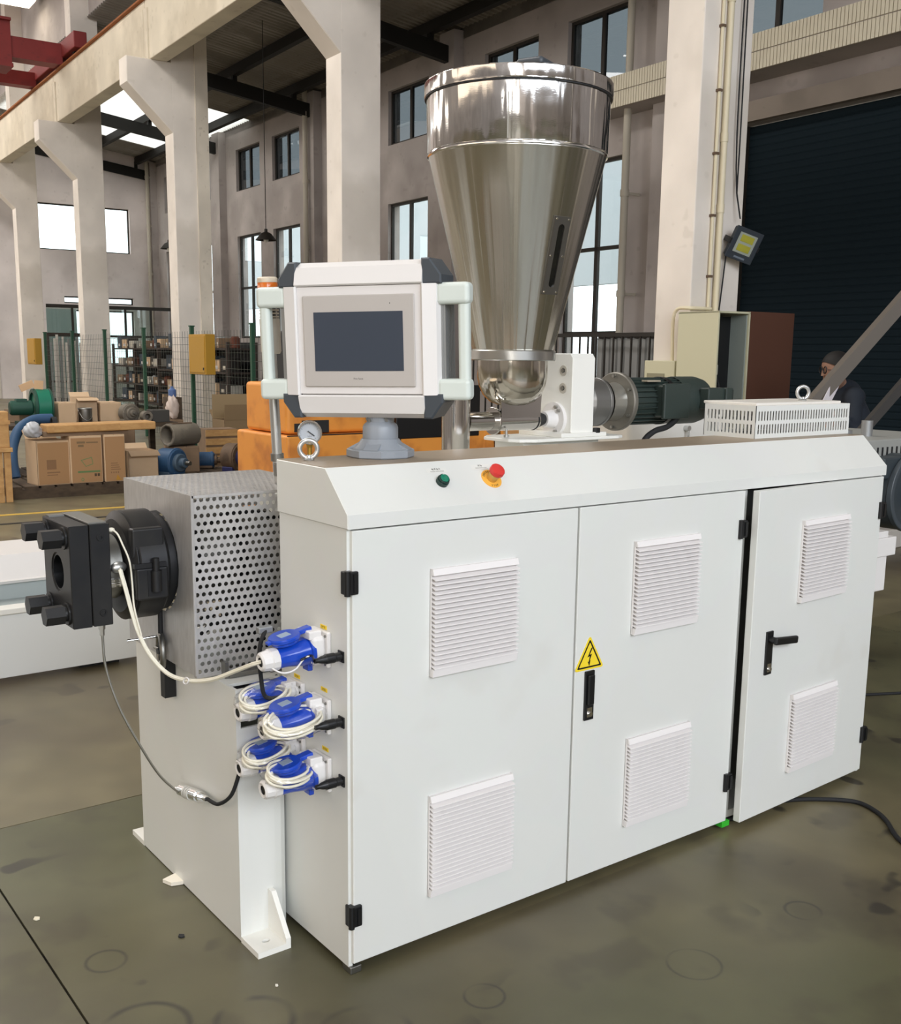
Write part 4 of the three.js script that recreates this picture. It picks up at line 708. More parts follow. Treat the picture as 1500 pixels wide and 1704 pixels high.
// ------------------------------------------------------------------ right of the machine
{
  const w = T('socket_box', 'stepped white box on the right end of the control cabinet', 'box', [2.37, 0.7, -0.1]);
  P(w, 'box_body', bx(2.26, 2.41, 0.69, 0.865, -0.15, -0.06, 0.004), MT.white);
  P(w, 'box_lid', [bx(2.258, 2.45, 0.825, 0.895, -0.16, -0.05, 0.003), bx(2.258, 2.4, 0.895, 0.92, -0.155, -0.055, 0.003)], MT.white);
  const bm = plain(0x353d42, 0.45);
  const b = T('blower', 'dark blue-grey blower housing of the next machine at right edge', 'blower', [3.95, 0.68, -0.95]);
  P(b, 'volute', [solid('z', 3.95, 0.87, -0.93, 0.2, 0.14, 56, 0.02), bx(3.72, 3.95, 0.95, 1.06, -0.98, -0.88, 0.01)], bm);
  P(b, 'rim', ring('z', 3.95, 0.87, -0.86, 0.205, 0.18, 0.03, 56), plain(0x424a50, 0.45));
  P(b, 'hub', [solid('z', 3.96, 0.87, -0.84, 0.08, 0.06, 32, 0.01), bx(3.92, 4.08, 0.95, 1.0, -0.86, -0.82, 0.01)], plain(0x2c3236, 0.5));
  const m = T('second_machine', 'grey slotted machine top beyond the blower at right edge', 'machine', [3.3, 0, -1.4]);
  P(m, 'casing', bx(2.7, 3.7, 0, 1.03, -1.75, -1.0, 0.01), plain(0x9b9c98, 0.5));
  const cap = P(m, 'vent_cap', bx(2.75, 4.6, 1.03, 1.14, -1.75, -1.0, 0.006), plain(0x9a9b96, 0.5));
  P(cap, 'slot_row', Array.from({ length: 40 }, (_, i) => bx(2.8 + i * 0.045, 2.815 + i * 0.045, 1.05, 1.1, -1.002, -0.998)), MT.dark, { kind: 'stuff' });
  P(m, 'knob', [cyl('y', 4.05, 1.18, -1.2, 0.03, 0.09, 20), cyl('y', 3.9, 1.155, -1.25, 0.05, 0.04, 20)], MT.galv);
  const lb = T('low_block', 'low cream block on the floor far beyond the blower', 'machine bed', [7.6, 0, -3]);
  P(lb, 'bed', bx(6.2, 9, 0, 0.16, -3.3, -2.66, 0.01), MT.paintWarm);  // plain low cream box lying on the floor
  const c = T('floor_cable', 'black power cable snaking over the floor right of the cabinet', 'cable', [1.8, 0, 0.1]);
  P(c, 'lead', tube([[1.3, 0.006, -0.22], [1.45, 0.008, -0.1], [1.56, 0.008, -0.015], [1.68, 0.008, -0.03], [1.8, 0.008, -0.02], [1.93, 0.008, 0.055], [2.01, 0.008, 0.145], [1.99, 0.008, 0.23], [1.95, 0.008, 0.29], [1.85, 0.008, 0.4], [1.78, 0.008, 0.6]], 0.008, 90), MT.rubber);
  const c2 = T('floor_cable', 'thin black cable lying farther back beyond the stepped box', 'cable', [3, 0, -0.6]);
  P(c2, 'lead', tube([[2.5, 0.006, -0.7], [2.75, 0.006, -0.62], [3.0, 0.006, -0.6], [3.4, 0.006, -0.42]], 0.007, 40), MT.rubber);
  const k = T('inclined_conveyor', 'grey inclined conveyor tube rising behind the cabinet at right', 'conveyor', [3.85, 0, -2.58]);
  P(k, 'upper_chute', [bar([4.2, 0.44, -2.42], [6.15, 2.87, -1.5], 0.07, 0.085)], plain(0x625b53, 0.55));
  P(k, 'lower_chute', [bar([4.5, 0.2, -2.28], [6.35, 2.5, -1.42], 0.05, 0.06)], plain(0x35322f, 0.6));
  P(k, 'leg', [bar([6.3, 0, -1.43], [6.3, 2.42, -1.43], 0.05), bar([4.35, 0, -2.36], [4.35, 0.6, -2.36], 0.06)], plain(0x4a4745, 0.6));
  P(k, 'bracket', [bar([5.55, 2.12, -1.79], [5.6, 1.58, -1.78], 0.04)], MT.dark);
  P(k, 'paper_tag', rot(bx(4.9, 4.98, 1.22, 1.42, -2.04, -2.035), 'Z', -0.65, [4.94, 1.32, -2.04]), plain(0xd9d2d6, 0.7));
}
{
  // a worker, mostly hidden behind the conveyor
  const at = hall(7.02, 0, -5.02), per = T('person', 'worker in dark clothes bending behind the inclined conveyor', 'person', [at.x, 0, at.z], { ry: -0.55, local: true });
  const surf = (bones, box, res) => {
    const mc = new MarchingCubes(res, new THREE.MeshStandardMaterial(), false, false, 200000), n = res, [x0, y0, z0, s] = box;
    for (let k = 0; k < n; k++) for (let j = 0; j < n; j++) for (let i = 0; i < n; i++) {
      const x = x0 + (i / (n / 2) - 0) * s / 2, y = y0 + j / (n / 2) * s / 2, z = z0 + k / (n / 2) * s / 2; let d = 9;
      for (const [a, b, ra, rb] of bones) {
        const ab = [b[0] - a[0], b[1] - a[1], b[2] - a[2]], l = ab[0] ** 2 + ab[1] ** 2 + ab[2] ** 2 || 1e-9, t = Math.max(0, Math.min(1, ((x - a[0]) * ab[0] + (y - a[1]) * ab[1] + (z - a[2]) * ab[2]) / l));
        const q = Math.hypot(x - a[0] - ab[0] * t, y - a[1] - ab[1] * t, z - a[2] - ab[2] * t) - (ra + (rb - ra) * t), h = Math.max(0, 0.03 - Math.abs(d - q)) / 0.03;
        d = Math.min(d, q) - h * h * 0.0075;
      }
      mc.field[i + j * n + k * n * n] = -d;
    }
    mc.isolation = 0; mc.update();
    const g = new THREE.BufferGeometry(), c = mc.count;
    g.setAttribute('position', new THREE.BufferAttribute(mc.positionArray.slice(0, c * 3), 3)); g.setAttribute('normal', new THREE.BufferAttribute(mc.normalArray.slice(0, c * 3), 3));
    return g.translate(1, 1, 1).scale(s / 2, s / 2, s / 2).translate(x0, y0, z0);
  };
  const skin = plain(0x94705c, 0.65), cloth = plain(0x1d2530, 0.8), hairM = plain(0x14110f, 0.7);
  const head = [-0.2, 1.45, 0.1];
  P(per, 'body', [surf([[[-0.2, 1.5, 0.1], [-0.215, 1.41, 0.12], 0.098, 0.075], [[-0.12, 1.34, 0.05], [-0.19, 1.43, 0.09], 0.055, 0.055]], [-0.45, 1.15, -0.2, 0.55], 40),
    surf([[[-0.3, 1.18, 0.32], [-0.36, 1.06, 0.42], 0.036, 0.028], [[-0.36, 1.06, 0.42], [-0.4, 1.02, 0.45], 0.03, 0.026], ...[-0.03, -0.01, 0.01, 0.03].map((d, i) => [[-0.4 + d * 0.5, 1.02, 0.45 + d], [-0.44 + d * 0.5, 0.98 - i * 0.004, 0.47 + d], 0.009, 0.008]), [[-0.38, 1.04, 0.42], [-0.41, 1.05, 0.4], 0.01, 0.009]], [-0.6, 0.8, 0.2, 0.5], 56)], skin);
  P(per, 'clothing', surf([[[0, 0.9, 0], [-0.03, 1.1, 0.0], 0.16, 0.165], [[-0.03, 1.1, 0], [-0.08, 1.28, 0.03], 0.165, 0.13], [[-0.08, 1.28, -0.13], [-0.08, 1.28, 0.19], 0.075, 0.075],
    [[-0.08, 1.28, 0.2], [-0.12, 1.05, 0.3], 0.06, 0.05], [[-0.12, 1.05, 0.3], [-0.3, 1.18, 0.32], 0.048, 0.04], [[-0.08, 1.28, -0.14], [-0.14, 1.04, -0.2], 0.06, 0.05], [[-0.14, 1.04, -0.2], [-0.33, 1.06, -0.12], 0.048, 0.038],
    [[0, 0.9, 0.08], [-0.02, 0.48, 0.1], 0.1, 0.075], [[-0.02, 0.48, 0.1], [0.02, 0.08, 0.1], 0.07, 0.055], [[0, 0.9, -0.08], [-0.02, 0.48, -0.12], 0.1, 0.075], [[-0.02, 0.48, -0.12], [0.02, 0.08, -0.12], 0.07, 0.055], [[0.02, 0.05, 0.1], [-0.14, 0.045, 0.11], 0.045, 0.045], [[0.02, 0.05, -0.12], [-0.14, 0.045, -0.11], 0.045, 0.045]], [-0.75, 0, -0.75, 1.5], 96), cloth);
  P(per, 'hair', [new THREE.SphereGeometry(0.108, 24, 16, 0, Math.PI * 2, 0, 1.75).rotateZ(-0.4).translate(-0.192, 1.508, 0.1)], hairM);
  P(per, 'ear', new THREE.SphereGeometry(0.028, 12, 10).scale(0.6, 1, 0.4).translate(-0.19, 1.46, 0.2), skin);
  P(per, 'nose', new THREE.ConeGeometry(0.016, 0.04, 10).rotateZ(0.3).translate(-0.302, 1.455, 0.115), skin);
  P(per, 'spectacles', [new THREE.TorusGeometry(0.024, 0.004, 8, 20).rotateY(R90).translate(-0.3, 1.475, 0.15), new THREE.TorusGeometry(0.024, 0.004, 8, 20).rotateY(R90).translate(-0.3, 1.475, 0.075), bx(-0.3, -0.19, 1.473, 1.479, 0.195, 0.2)], MT.black);
}
// ------------------------------------------------------------------ column fittings, cabinet, lamps
{
  const p = T('conduit', 'pair of cream conduits running down the near column', 'pipe', [6.76, 1.9, -6.26], { f: 'H' });
  P(p, 'thin_pipe', cyl('y', 6.735, 6.4, -6.255, 0.014, 8.95, 12), MT.pipe);
  P(p, 'thick_pipe', cyl('y', 6.81, 6.4, -6.245, 0.026, 8.95, 16), MT.pipe);
  for (let y = 2.2; y < 6; y += 0.48) P(p, 'clip', bx(6.715, 6.755, y, y + 0.02, -6.277, -6.238), MT.rustIron);
  for (const y of [2.75, 3.3, 4.35]) P(p, 'coupling', cyl('y', 6.81, y, -6.245, 0.031, 0.07, 16), MT.pipe);
  const b = T('conduit', 'bent rusty conduit turning round the near column corner above the meter box', 'pipe', [6.5, 1.3, -6.4], { f: 'H' });
  P(b, 'bent_pipe', tube([[6.5, 1.5, -6.4], [6.5, 1.9, -6.4], [6.5, 1.945, -6.36], [6.52, 1.95, -6.25], [6.62, 1.95, -6.235], [6.75, 1.95, -6.235]], 0.014, 50), MT.pipe);
  const w = T('hanging_wire', 'black wires running down the near column to the flood light', 'cable', [6.95, 2.4, -6.25], { f: 'H' });
  for (const d of [0, 0.035]) P(w, 'wire', tube([[6.94 + d, 11, -6.25], [6.95 + d, 5, -6.24], [6.955 + d, 3.2, -6.24], [6.98, 2.85, -6.23], [7.0, 2.68, -6.2]], 0.006, 40), MT.rubber);
  P(w, 'wire', tube([[6.9, 2.4, -6.24], [6.88, 2.1, -6.25], [6.86, 1.92, -6.25]], 0.006, 20), MT.rubber);
  // flood light: authored about its hinge, tilted to face the room
  const f = T('flood_light', 'dark tilted flood light with yellow lamp chips fixed to the near column', 'lamp', [6.98, 2.46, -6.12], { f: 'H', ry: -0.4, rx: 0.3, rz: -0.3, local: true });
  const sf = new THREE.Matrix4().makeScale(0.84, 0.72, 0.85);
  P(f, 'housing', [bx(-0.145, 0.145, -0.17, 0.17, -0.075, -0.01, 0.02), bx(-0.15, 0.15, -0.18, 0.18, -0.02, 0.0, 0.006)], plain(0x2b323a, 0.5), { m: sf });
  P(f, 'reflector', [bx(-0.098, 0.098, -0.098, 0.128, -0.002, 0.002)], plain(0xb6beb4, 0.35, 0.4), { m: sf });
  for (const y of [-0.035, 0.07]) P(f, 'lamp_chip', bx(-0.07, 0.07, y - 0.038, y + 0.038, 0.002, 0.006), plain(0xa9a432, 0.5), { m: sf });
  P(f, 'glass', bx(-0.108, 0.108, -0.108, 0.138, 0.008, 0.0095), MT.film, { m: sf });
  P(f, 'maker_plate', bx(-0.06, 0.06, -0.155, -0.135, 0.0, 0.002), plain(0x6a7480, 0.5), { m: sf });
  P(f, 'yoke', [bx(-0.165, -0.15, -0.03, 0.03, -0.13, 0.0), bx(0.15, 0.165, -0.03, 0.03, -0.13, 0.0), bx(-0.165, 0.165, -0.03, 0.03, -0.14, -0.12)], MT.black, { m: sf });
  const e = T('electrical_cabinet', 'open beige electrical cabinet standing before the near column', 'cabinet', [6.6, 0, -6.06], { f: 'H' });
  P(e, 'side_panel', [bx(6.42, 6.435, 0, 1.912, -6.27, -5.845), bx(6.77, 6.785, 0, 1.912, -6.27, -5.845)], MT.beigeBox);
  P(e, 'shell', [bx(6.42, 6.785, 1.9, 1.915, -6.272, -5.845), bx(6.435, 6.77, 0, 1.9, -6.275, -6.262), bx(6.435, 6.77, 0, 0.1, -6.26, -5.85)], MT.beigeBox);
  P(e, 'dark_liner', bx(6.435, 6.77, 0.1, 1.9, -6.262, -6.24), MT.black);
  P(e, 'dark_block', [bx(6.44, 6.765, 0.4, 1.88, -6.24, -6.02), bx(6.7, 6.765, 1.0, 1.3, -6.02, -5.95)], MT.black);  // black block and liner paint the dark of the open interior
  P(e, 'door', bx(6.755, 6.768, 1.2, 1.89, -6.02, -5.86), plain(0x8b948f, 0.5));
  P(e, 'breaker', [bx(6.45, 6.54, 1.42, 1.5, -6.05, -5.93, 0.006), bx(6.46, 6.52, 1.3, 1.38, -6.05, -5.95, 0.006)], plain(0xa9a79c, 0.5));
  P(e, 'wiring', [tube([[6.48, 1.1, -6.0], [6.52, 1.3, -5.95], [6.5, 1.44, -6.0], [6.55, 1.7, -6.1]], 0.012, 24), tube([[6.54, 1.1, -6.0], [6.56, 1.3, -5.93], [6.53, 1.5, -6.0], [6.47, 1.75, -6.1]], 0.01, 24)], MT.rubber);
  const br = T('brown_board', 'dark red-brown board standing right of the open beige cabinet', 'board', [7.06, 0, -5.86], { f: 'H' });
  P(br, 'panel', bx(6.79, 7.327, 0.02, 1.92, -5.88, -5.85, 0.004), MT.brown);
  P(br, 'stile', [bx(6.79, 6.82, 0, 1.92, -5.9, -5.88), bx(7.3, 7.327, 0, 1.92, -5.9, -5.88)], MT.brown);
  const mb = T('meter_box', 'small beige meter box with window on the near column', 'box', [6.5, 1.2, -6.48], { f: 'H' });
  P(mb, 'case', bx(6.44, 6.55, 1.12, 1.525, -6.66, -6.31, 0.006), MT.beigeBox);
  const wn2 = P(mb, 'window', bx(6.434, 6.442, 1.2, 1.42, -6.62, -6.42), plain(0x8c8870, 0.3));
  P(wn2, 'dial_row', [bx(6.43, 6.436, 1.3, 1.38, -6.53, -6.43), bx(6.43, 6.436, 1.3, 1.34, -6.6, -6.55)], MT.dark);
  // wall downpipes
  [[-13.0, 'grey downpipe on the far wall right of the hopper'], [-24.3, 'grey downpipe on the far wall left of the pale square column'], [-36.05, 'grey downpipe in the far corner of the hall']].forEach(([z, label]) => {
    const d = T('downpipe', label, 'pipe', [12.0, 0, z], { f: 'H' });
    P(d, 'pipe', cyl('y', 11.98, 3.9, z, 0.06, 7.8, 16), MT.pipeGrey);
    for (let y = 1; y < 7.6; y += 1.55) P(d, 'collar', [cyl('y', 11.98, y, z, 0.072, 0.1, 16), bx(11.98, z < -20 ? 12.079 : 12.29, y - 0.02, y + 0.02, z - 0.02, z + 0.02)], MT.pipeGrey);
  });
  const lamp = (x, y, z, r, top, label) => {
    const t = T('pendant_lamp', label, 'lamp', [x, y, z], { f: 'H', local: true });
    P(t, 'shade', lathe([[r, 0], [r * 0.97, 0.012], [r * 0.5, r * 0.62], [r * 0.16, r * 0.78], [r * 0.14, r * 1.05], [0, r * 1.08]], 0, 0, 0, 32), MT.frameDark);
    P(t, 'bulb', new THREE.SphereGeometry(r * 0.24, 16, 12).translate(0, 0.01, 0), plain(0xd9d6cb, 0.3));
    P(t, 'cord', cyl('y', 0, (top + r) / 2, 0, 0.008, top - r, 8), MT.rubber);
  };
  lamp(9.5, 3.85, -21.14, 0.22, 4.28, 'dark pendant lamp hanging left of the pale square column by the tall windows');
  lamp(10.6, 4.4, -30.2, 0.24, 3.58, 'dark pendant lamp half behind the rough-edged column');
  const hb = T('high_bay_lamp', 'bright lit lamp high in the upper left corner', 'lamp', [6.0, 9.6, -28], { f: 'H', local: true });
  P(hb, 'housing', bx(-0.75, 0.75, 0.05, 0.4, -0.4, 0.4, 0.03), MT.frameDark);
  P(hb, 'lit_panel', bx(-0.7, 0.7, 0, 0.06, -0.35, 0.35), std({ color: 0x222222, emissive: 0xfff4dc, emissiveIntensity: 4 }));
  P(hb, 'hanger', bx(-0.03, 0.03, 0.4, 1.42, -0.03, 0.03), MT.frameDark);
  const hl = new THREE.RectAreaLight(0xfff4dc, 4, 1.4, 0.7); hl.name = 'lamp_light'; hl.position.copy(hall(6.0, 9.57, -28)); scene.add(hl); hl.lookAt(hall(6.0, 5, -28));
  // bridge crane
  const c = T('bridge_crane', 'dark red bridge crane girder riding on the crane beam at upper left', 'crane', [6.3, 7.4, -23.5], { f: 'H' });
  P(c, 'girder', [bx(-7.9, 5.2, 7.15, 7.95, -24.1, -23.6), bx(-7.9, 5.2, 7.95, 8.0, -24.2, -23.5), bx(-7.9, 5.2, 7.08, 7.15, -24.2, -23.5)], MT.crane);
  P(c, 'girder', [bx(-7.9, 5.2, 7.2, 7.7, -26.3, -25.9), bx(-7.9, 5.2, 7.08, 7.2, -26.4, -25.8)], MT.crane);
  P(c, 'end_carriage', [bx(6.18, 6.44, 7.44, 7.75, -26.8, -22.7, 0.02), bx(5.2, 6.2, 7.3, 7.7, -24.05, -23.65), bx(5.2, 6.2, 7.3, 7.6, -26.25, -25.95)], MT.crane);
  for (const z of [-26.4, -23.1]) P(c, 'wheel', ring('x', 6.31, 7.565, z, 0.15, 0.04, 0.1, 28), MT.dark);
}
// ------------------------------------------------------------------ white trough behind the die, timber stand
{
  const t = T('cooling_trough', 'long white-grey machine bed on the floor behind the die', 'machine', [-1.4, 0, -3.3]);
  P(t, 'side_panel', bx(-4.2, 0.62, 0.03, 0.34, -3.05, -2.98, 0.004), plain(0xe2e4e2, 0.45));
  P(t, 'rim', bx(-4.2, 0.62, 0.335, 0.362, -3.06, -2.965, 0.004), MT.cream);
  P(t, 'recess', [bx(-4.2, 0.62, 0.1, 0.335, -3.3, -3.05), bx(-4.2, 0.62, 0.3, 0.415, -3.32, -3.3)], plain(0xa3acac, 0.5));
  P(t, 'top_cover', exX([[-3.28, 0.415], [-3.27, 0.43], [-3.29, 0.435], [-3.36, 0.545], [-3.75, 0.55], [-3.75, 0.415]], -4.2, 0.6, 0.002), MT.white);
  P(t, 'foot', [-4, -2, 0.4].map((x) => bx(x - 0.1, x + 0.1, 0, 0.03, -3.6, -3.05)), MT.dark);
  const s = T('timber_stand', 'raw timber stand with upright planks at the left edge', 'stand', [2.2, 0, -11.6], { f: 'H' });
  for (const x of [1.75, 2.16, 2.24]) P(s, 'upright', bx(x, x + 0.065, 0, 0.52, -11.55, -11.5, 0.004), MT.wood);
  P(s, 'top_rail', bx(1.7, 2.32, 0.52, 0.565, -11.6, -11.46, 0.004), MT.wood);
  for (const y of [0.1, 0.3]) P(s, 'cross_rail', bx(1.72, 2.2, y, y + 0.07, -11.5, -11.48), MT.wood);
  const cb = T('timber_crate', 'amber wooden crate on the timber stand at the left edge', 'crate', [2.1, 0.565, -11.6], { f: 'H' });
  P(cb, 'side', bx(1.78, 2.3, 0.565, 0.93, -11.66, -11.48, 0.01), MT.wood);
  P(cb, 'edge_strip', bx(1.77, 2.31, 0.8, 0.84, -11.67, -11.47), MT.wood);
}
// ------------------------------------------------------------------ pallets, cartons and spare machinery along the wall
const flat = (name, label, cat, x0, x1, y0, y1, z0, z1, more) => [T(name, label, cat, [(x0 + x1) / 2, y0, (z0 + z1) / 2], { f: 'H', ...more }), x0, x1, y0, y1, z0, z1];
function pallet(x0, x1, z0, z1, label, mat = MT.woodDark, h = 0.13) {
  const [t] = flat('pallet', label, 'pallet', x0, x1, 0, h, z0, z1);
  for (const z of [z0, (z0 + z1) / 2 - 0.05, z1 - 0.1]) P(t, 'bearer', bx(x0, x1, 0.0, h - 0.025, z, z + 0.1), mat);
  const n = Math.max(3, Math.round((x1 - x0) / 0.16)), w = (x1 - x0) / n;
  for (let i = 0; i < n; i++) P(t, 'plank', bx(x0 + i * w, x0 + i * w + w * 0.82, h - 0.025, h, z0, z1), mat);
}
pallet(2.3, 3.95, -12.55, -11.68, 'low dark wooden pallet under the row of three tall cartons');
pallet(4.02, 5.9, -13.0, -11.95, 'dark wooden pallet under the dusty gear units', MT.woodDark, 0.1);
pallet(2.2, 4.0, -13.7, -12.75, 'pallet hidden behind the row of cartons');
const bench = T('low_table', 'low dark table behind the cartons heaped with parts', 'table', [3.3, 0, -13.2], { f: 'H' });
P(bench, 'top', bx(2.25, 4.55, 0.64, 0.69, -13.75, -12.85), MT.woodDark);
for (const x of [2.3, 3.4, 4.45]) for (const z of [-13.7, -12.95]) P(bench, 'leg', bx(x, x + 0.07, 0.13, 0.64, z, z + 0.07), MT.woodDark);
function carton(x0, x1, y0, y1, z0, z1, label, { ry = 0, marks = 0, open = 0, m = MT.card, tape = true } = {}) {
  const t = T('carton', label, 'box', [(x0 + x1) / 2, y0, (z0 + z1) / 2], { f: 'H', ry, local: true });
  const w = (x1 - x0) / 2, h = y1 - y0, d = (z1 - z0) / 2;
  if (open) {
    P(t, 'body', [bx(-w, w, 0, h, d - 0.006, d), bx(-w, w, 0, h, -d, -d + 0.006), bx(-w, -w + 0.006, 0, h, -d, d), bx(w - 0.006, w, 0, h, -d, d), bx(-w, w, 0, 0.006, -d, d)], m);
    P(t, 'flap', rot(bx(-w, w, h - 0.003, h + 0.003, d, d + h * 0.35), 'X', open, [0, h, d]), m);
    P(t, 'flap', rot(bx(-w * 0.96, w * 0.96, h - 0.003, h + 0.003, -d - h * 0.3, -d), 'X', 0.7, [0, h, -d]), m);
  } else {
    P(t, 'body', bx(-w, w, 0, h, -d, d, 0.012), m);
    for (const s of [-1, 1]) P(t, 'flap', bx(s > 0 ? 0.004 : -w + 0.004, s > 0 ? w - 0.004 : -0.004, h - 0.002, h + 0.005, -d + 0.004, d - 0.004), m);
  }
  if (marks) {
    P(t, 'printed_face', new THREE.PlaneGeometry(w * 1.86, h * 0.94).translate(0, h * 0.49, d + 0.0015), print(256, 340, (c, W, H) => {
      c.fillStyle = '#a98259'; c.fillRect(0, 0, W, H); c.fillStyle = marks === 2 ? '#5f7d4c' : '#7a5b3c';
      if (marks === 2) { c.fillStyle = '#7d6545'; c.fillRect(50, 26, 70, 16); c.fillRect(130, 30, 100, 10); c.fillRect(60, 50, 48, 18); c.strokeStyle = '#6f8453'; c.lineWidth = 6; c.beginPath(); c.moveTo(82, 170); c.lineTo(170, 150); c.lineTo(180, 200); c.lineTo(120, 218); c.closePath(); c.stroke(); c.fillStyle = '#5f7d4c'; c.fillRect(50, 252, 190, 14); c.fillStyle = '#4a3a28'; c.fillRect(190, 275, 20, 22); c.fillRect(216, 275, 20, 22); c.beginPath(); c.arc(88, 318, 10, 0, 7); c.stroke(); }
      else if (marks === 1) { c.fillStyle = '#8a6848'; c.fillRect(70, 140, 80, 80); c.fillRect(70, 240, 110, 10); c.fillRect(70, 262, 90, 8); }
      else { c.fillStyle = '#866444'; for (let i = 0; i < 4; i++) c.fillRect(70, 200 + i * 16, 90 + i * 12, 6); for (let i = 0; i < 4; i++) c.fillRect(66 + i * 30, 268, 16, 12); c.fillStyle = '#b8862c'; c.beginPath(); c.moveTo(150, 290); c.lineTo(200, 335); c.lineTo(130, 335); c.fill(); }
    }), { keepUV: true });
  }
  return t;
}
carton(2.58, 2.93, 0.13, 0.6, -12.05, -11.72, 'leftmost tall carton of the front row, with a drooping flap', { open: 1.9, marks: 1, ry: 0.12 });
carton(2.945, 3.29, 0.13, 0.64, -12.06, -11.72, 'middle tall carton of the front row, printed in green', { marks: 2, ry: 0.02 });
carton(3.31, 3.54, 0.13, 0.645, -12.05, -11.71, 'rightmost tall carton of the front row, narrow with orange stain', { marks: 3 });
carton(3.66, 4.0, 0.13, 0.43, -12.35, -12.0, 'torn open carton right of the three tall cartons', { open: 0.5, m: MT.card });
carton(3.75, 4.0, 0.13, 0.63, -13.05, -12.8, 'worn carton standing behind the torn open carton', { m: MT.cardDark });
carton(3.555, 3.65, 0.13, 0.6, -12.5, -12.1, 'dusty green-printed carton in the gap beside the narrow tall carton', { m: plain(0x6f6a44, 0.9) });
carton(4.36, 4.68, 0.1, 0.41, -12.8, -12.48, 'low carton under the tilted grey drum', { m: MT.cardDark });
carton(3.14, 3.34, 0.69, 0.94, -13.2, -12.9, 'plain upright carton right of the green blower', {});
carton(3.45, 3.7, 0.69, 0.98, -13.6, -13.3, 'opened carton with raised lid behind the paint can', { open: 0.3 });
carton(3.72, 3.98, 0.69, 0.92, -13.6, -13.25, 'long carton beside the carton with raised lid', {});
carton(2.72, 3.0, 0.69, 0.84, -13.65, -13.3, 'flattened carton behind the green blower', { m: MT.cardDark, ry: 0.3 });
{
  const pk = T('timber_beam', 'long pale timber beam lying across the carton tops', 'timber', [3.27, 0.66, -11.9], { f: 'H' });
  P(pk, 'beam', rot(bx(2.73, 3.9, 0.685, 0.77, -12.05, -11.72, 0.015), 'Z', 0.012, [3.2, 0.7, -11.8]), MT.wood);
  P(pk, 'spacer', bx(2.7, 3.6, 0.64, 0.69, -12.02, -11.78), MT.cardDark);
  const g = T('green_blower', 'green blower with round casing and side motor on the low table', 'blower', [2.9, 0.69, -12.7], { f: 'H' });
  P(g, 'casing', solid('x', 2.99, 0.9, -13.05, 0.2, 0.16, 40, 0.01), MT.teal);
  P(g, 'casing_rim', [ring('x', 2.9, 0.9, -13.05, 0.205, 0.16, 0.03, 40), ring('x', 3.075, 0.9, -13.05, 0.205, 0.16, 0.02, 40)], MT.tealDark);
  P(g, 'motor', [solid('x', 2.76, 0.885, -13.05, 0.085, 0.26, 28, 0.02), bx(2.7, 2.82, 0.95, 0.99, -13.1, -13.0, 0.006)], MT.tealDark);
  P(g, 'foot', bx(2.7, 3.08, 0.69, 0.73, -13.15, -12.95), MT.tealDark);
  const pb = T('paper_sheet', 'crumpled pale carton scrap on top of the green blower', 'cardboard', [2.9, 1.1, -12.7], { f: 'H' });
  P(pb, 'scrap', [rot(bx(2.76, 2.92, 1.1, 1.18, -13.02, -13.0), 'Z', 0.4, [2.84, 1.1, -13]), rot(bx(2.9, 3.0, 1.1, 1.2, -13, -12.99), 'Z', -0.1, [2.95, 1.1, -13])], plain(0xd8b48c, 0.85));
  const pc = T('paint_can', 'dented silver paint can between the cartons', 'can', [3.47, 0.69, -12.9], { f: 'H' });
  P(pc, 'can', lathe([[0, 0], [0.075, 0], [0.08, 0.01], [0.08, 0.17], [0.086, 0.175], [0.08, 0.185], [0.07, 0.178], [0.068, 0.03], [0, 0.025]], 3.47, 0.69, -13.0, 28), MT.steelDull);
  P(pc, 'handle', tube([[3.39, 0.85, -13.0], [3.42, 0.76, -12.92], [3.47, 0.73, -12.9], [3.52, 0.76, -12.92], [3.55, 0.85, -13.0]], 0.004, 20), MT.steel);
  const sacks = (name, label, x, y, z, rx, ry, rz, mat) => {
    const t = T(name, label, 'bag', [x, y, z], { f: 'H', local: true }), g2 = new THREE.SphereGeometry(1, 28, 20), p = g2.attributes.position;
    for (let i = 0; i < p.count; i++) { const a = p.getX(i), b = p.getY(i), c = p.getZ(i), k = 1 + 0.16 * (vn(a * 0.5 + x, b * 0.5 + c * 0.3, 6, 3) - 0.5) * 2 + 0.07 * Math.sin(a * 9 + c * 7) * Math.cos(b * 8); p.setXYZ(i, a * rx * k, Math.max(-0.86, b) * ry * k + ry * 0.86, c * rz * k); }
    g2.computeVertexNormals();
    P(t, 'sack', g2, mat);
    P(t, 'knot', new THREE.ConeGeometry(rx * 0.25, ry * 0.35, 10).translate(rx * 0.2, ry * 1.85, 0), mat);
  };
  sacks('sack', 'dark red sack heaped at the left under a white sack', 2.34, 0.715, -13.2, 0.22, 0.11, 0.2, MT.maroon);
  sacks('sack', 'white sack lying on the dark red sack', 2.38, 0.93, -13.2, 0.16, 0.055, 0.16, MT.bag);
  sacks('sack', 'crumpled pale plastic bag in front of the red sack', 2.62, 0.63, -11.9, 0.09, 0.085, 0.1, plain(0xb9bcc0, 0.4));
  sacks('sack', 'pale printed plastic bag standing at the foot of the fence', 5.03, 0.645, -14.4, 0.09, 0.16, 0.09, plain(0xc9b9ae, 0.5));
  carton(4.92, 5.14, 0, 0.62, -14.5, -14.28, 'tall narrow carton under the pale printed plastic bag', { m: MT.cardDark });
  const bt = T('water_bottle', 'blue plastic bottle above the pale printed bag', 'bottle', [5.12, 0.92, -14.65], { f: 'H' });
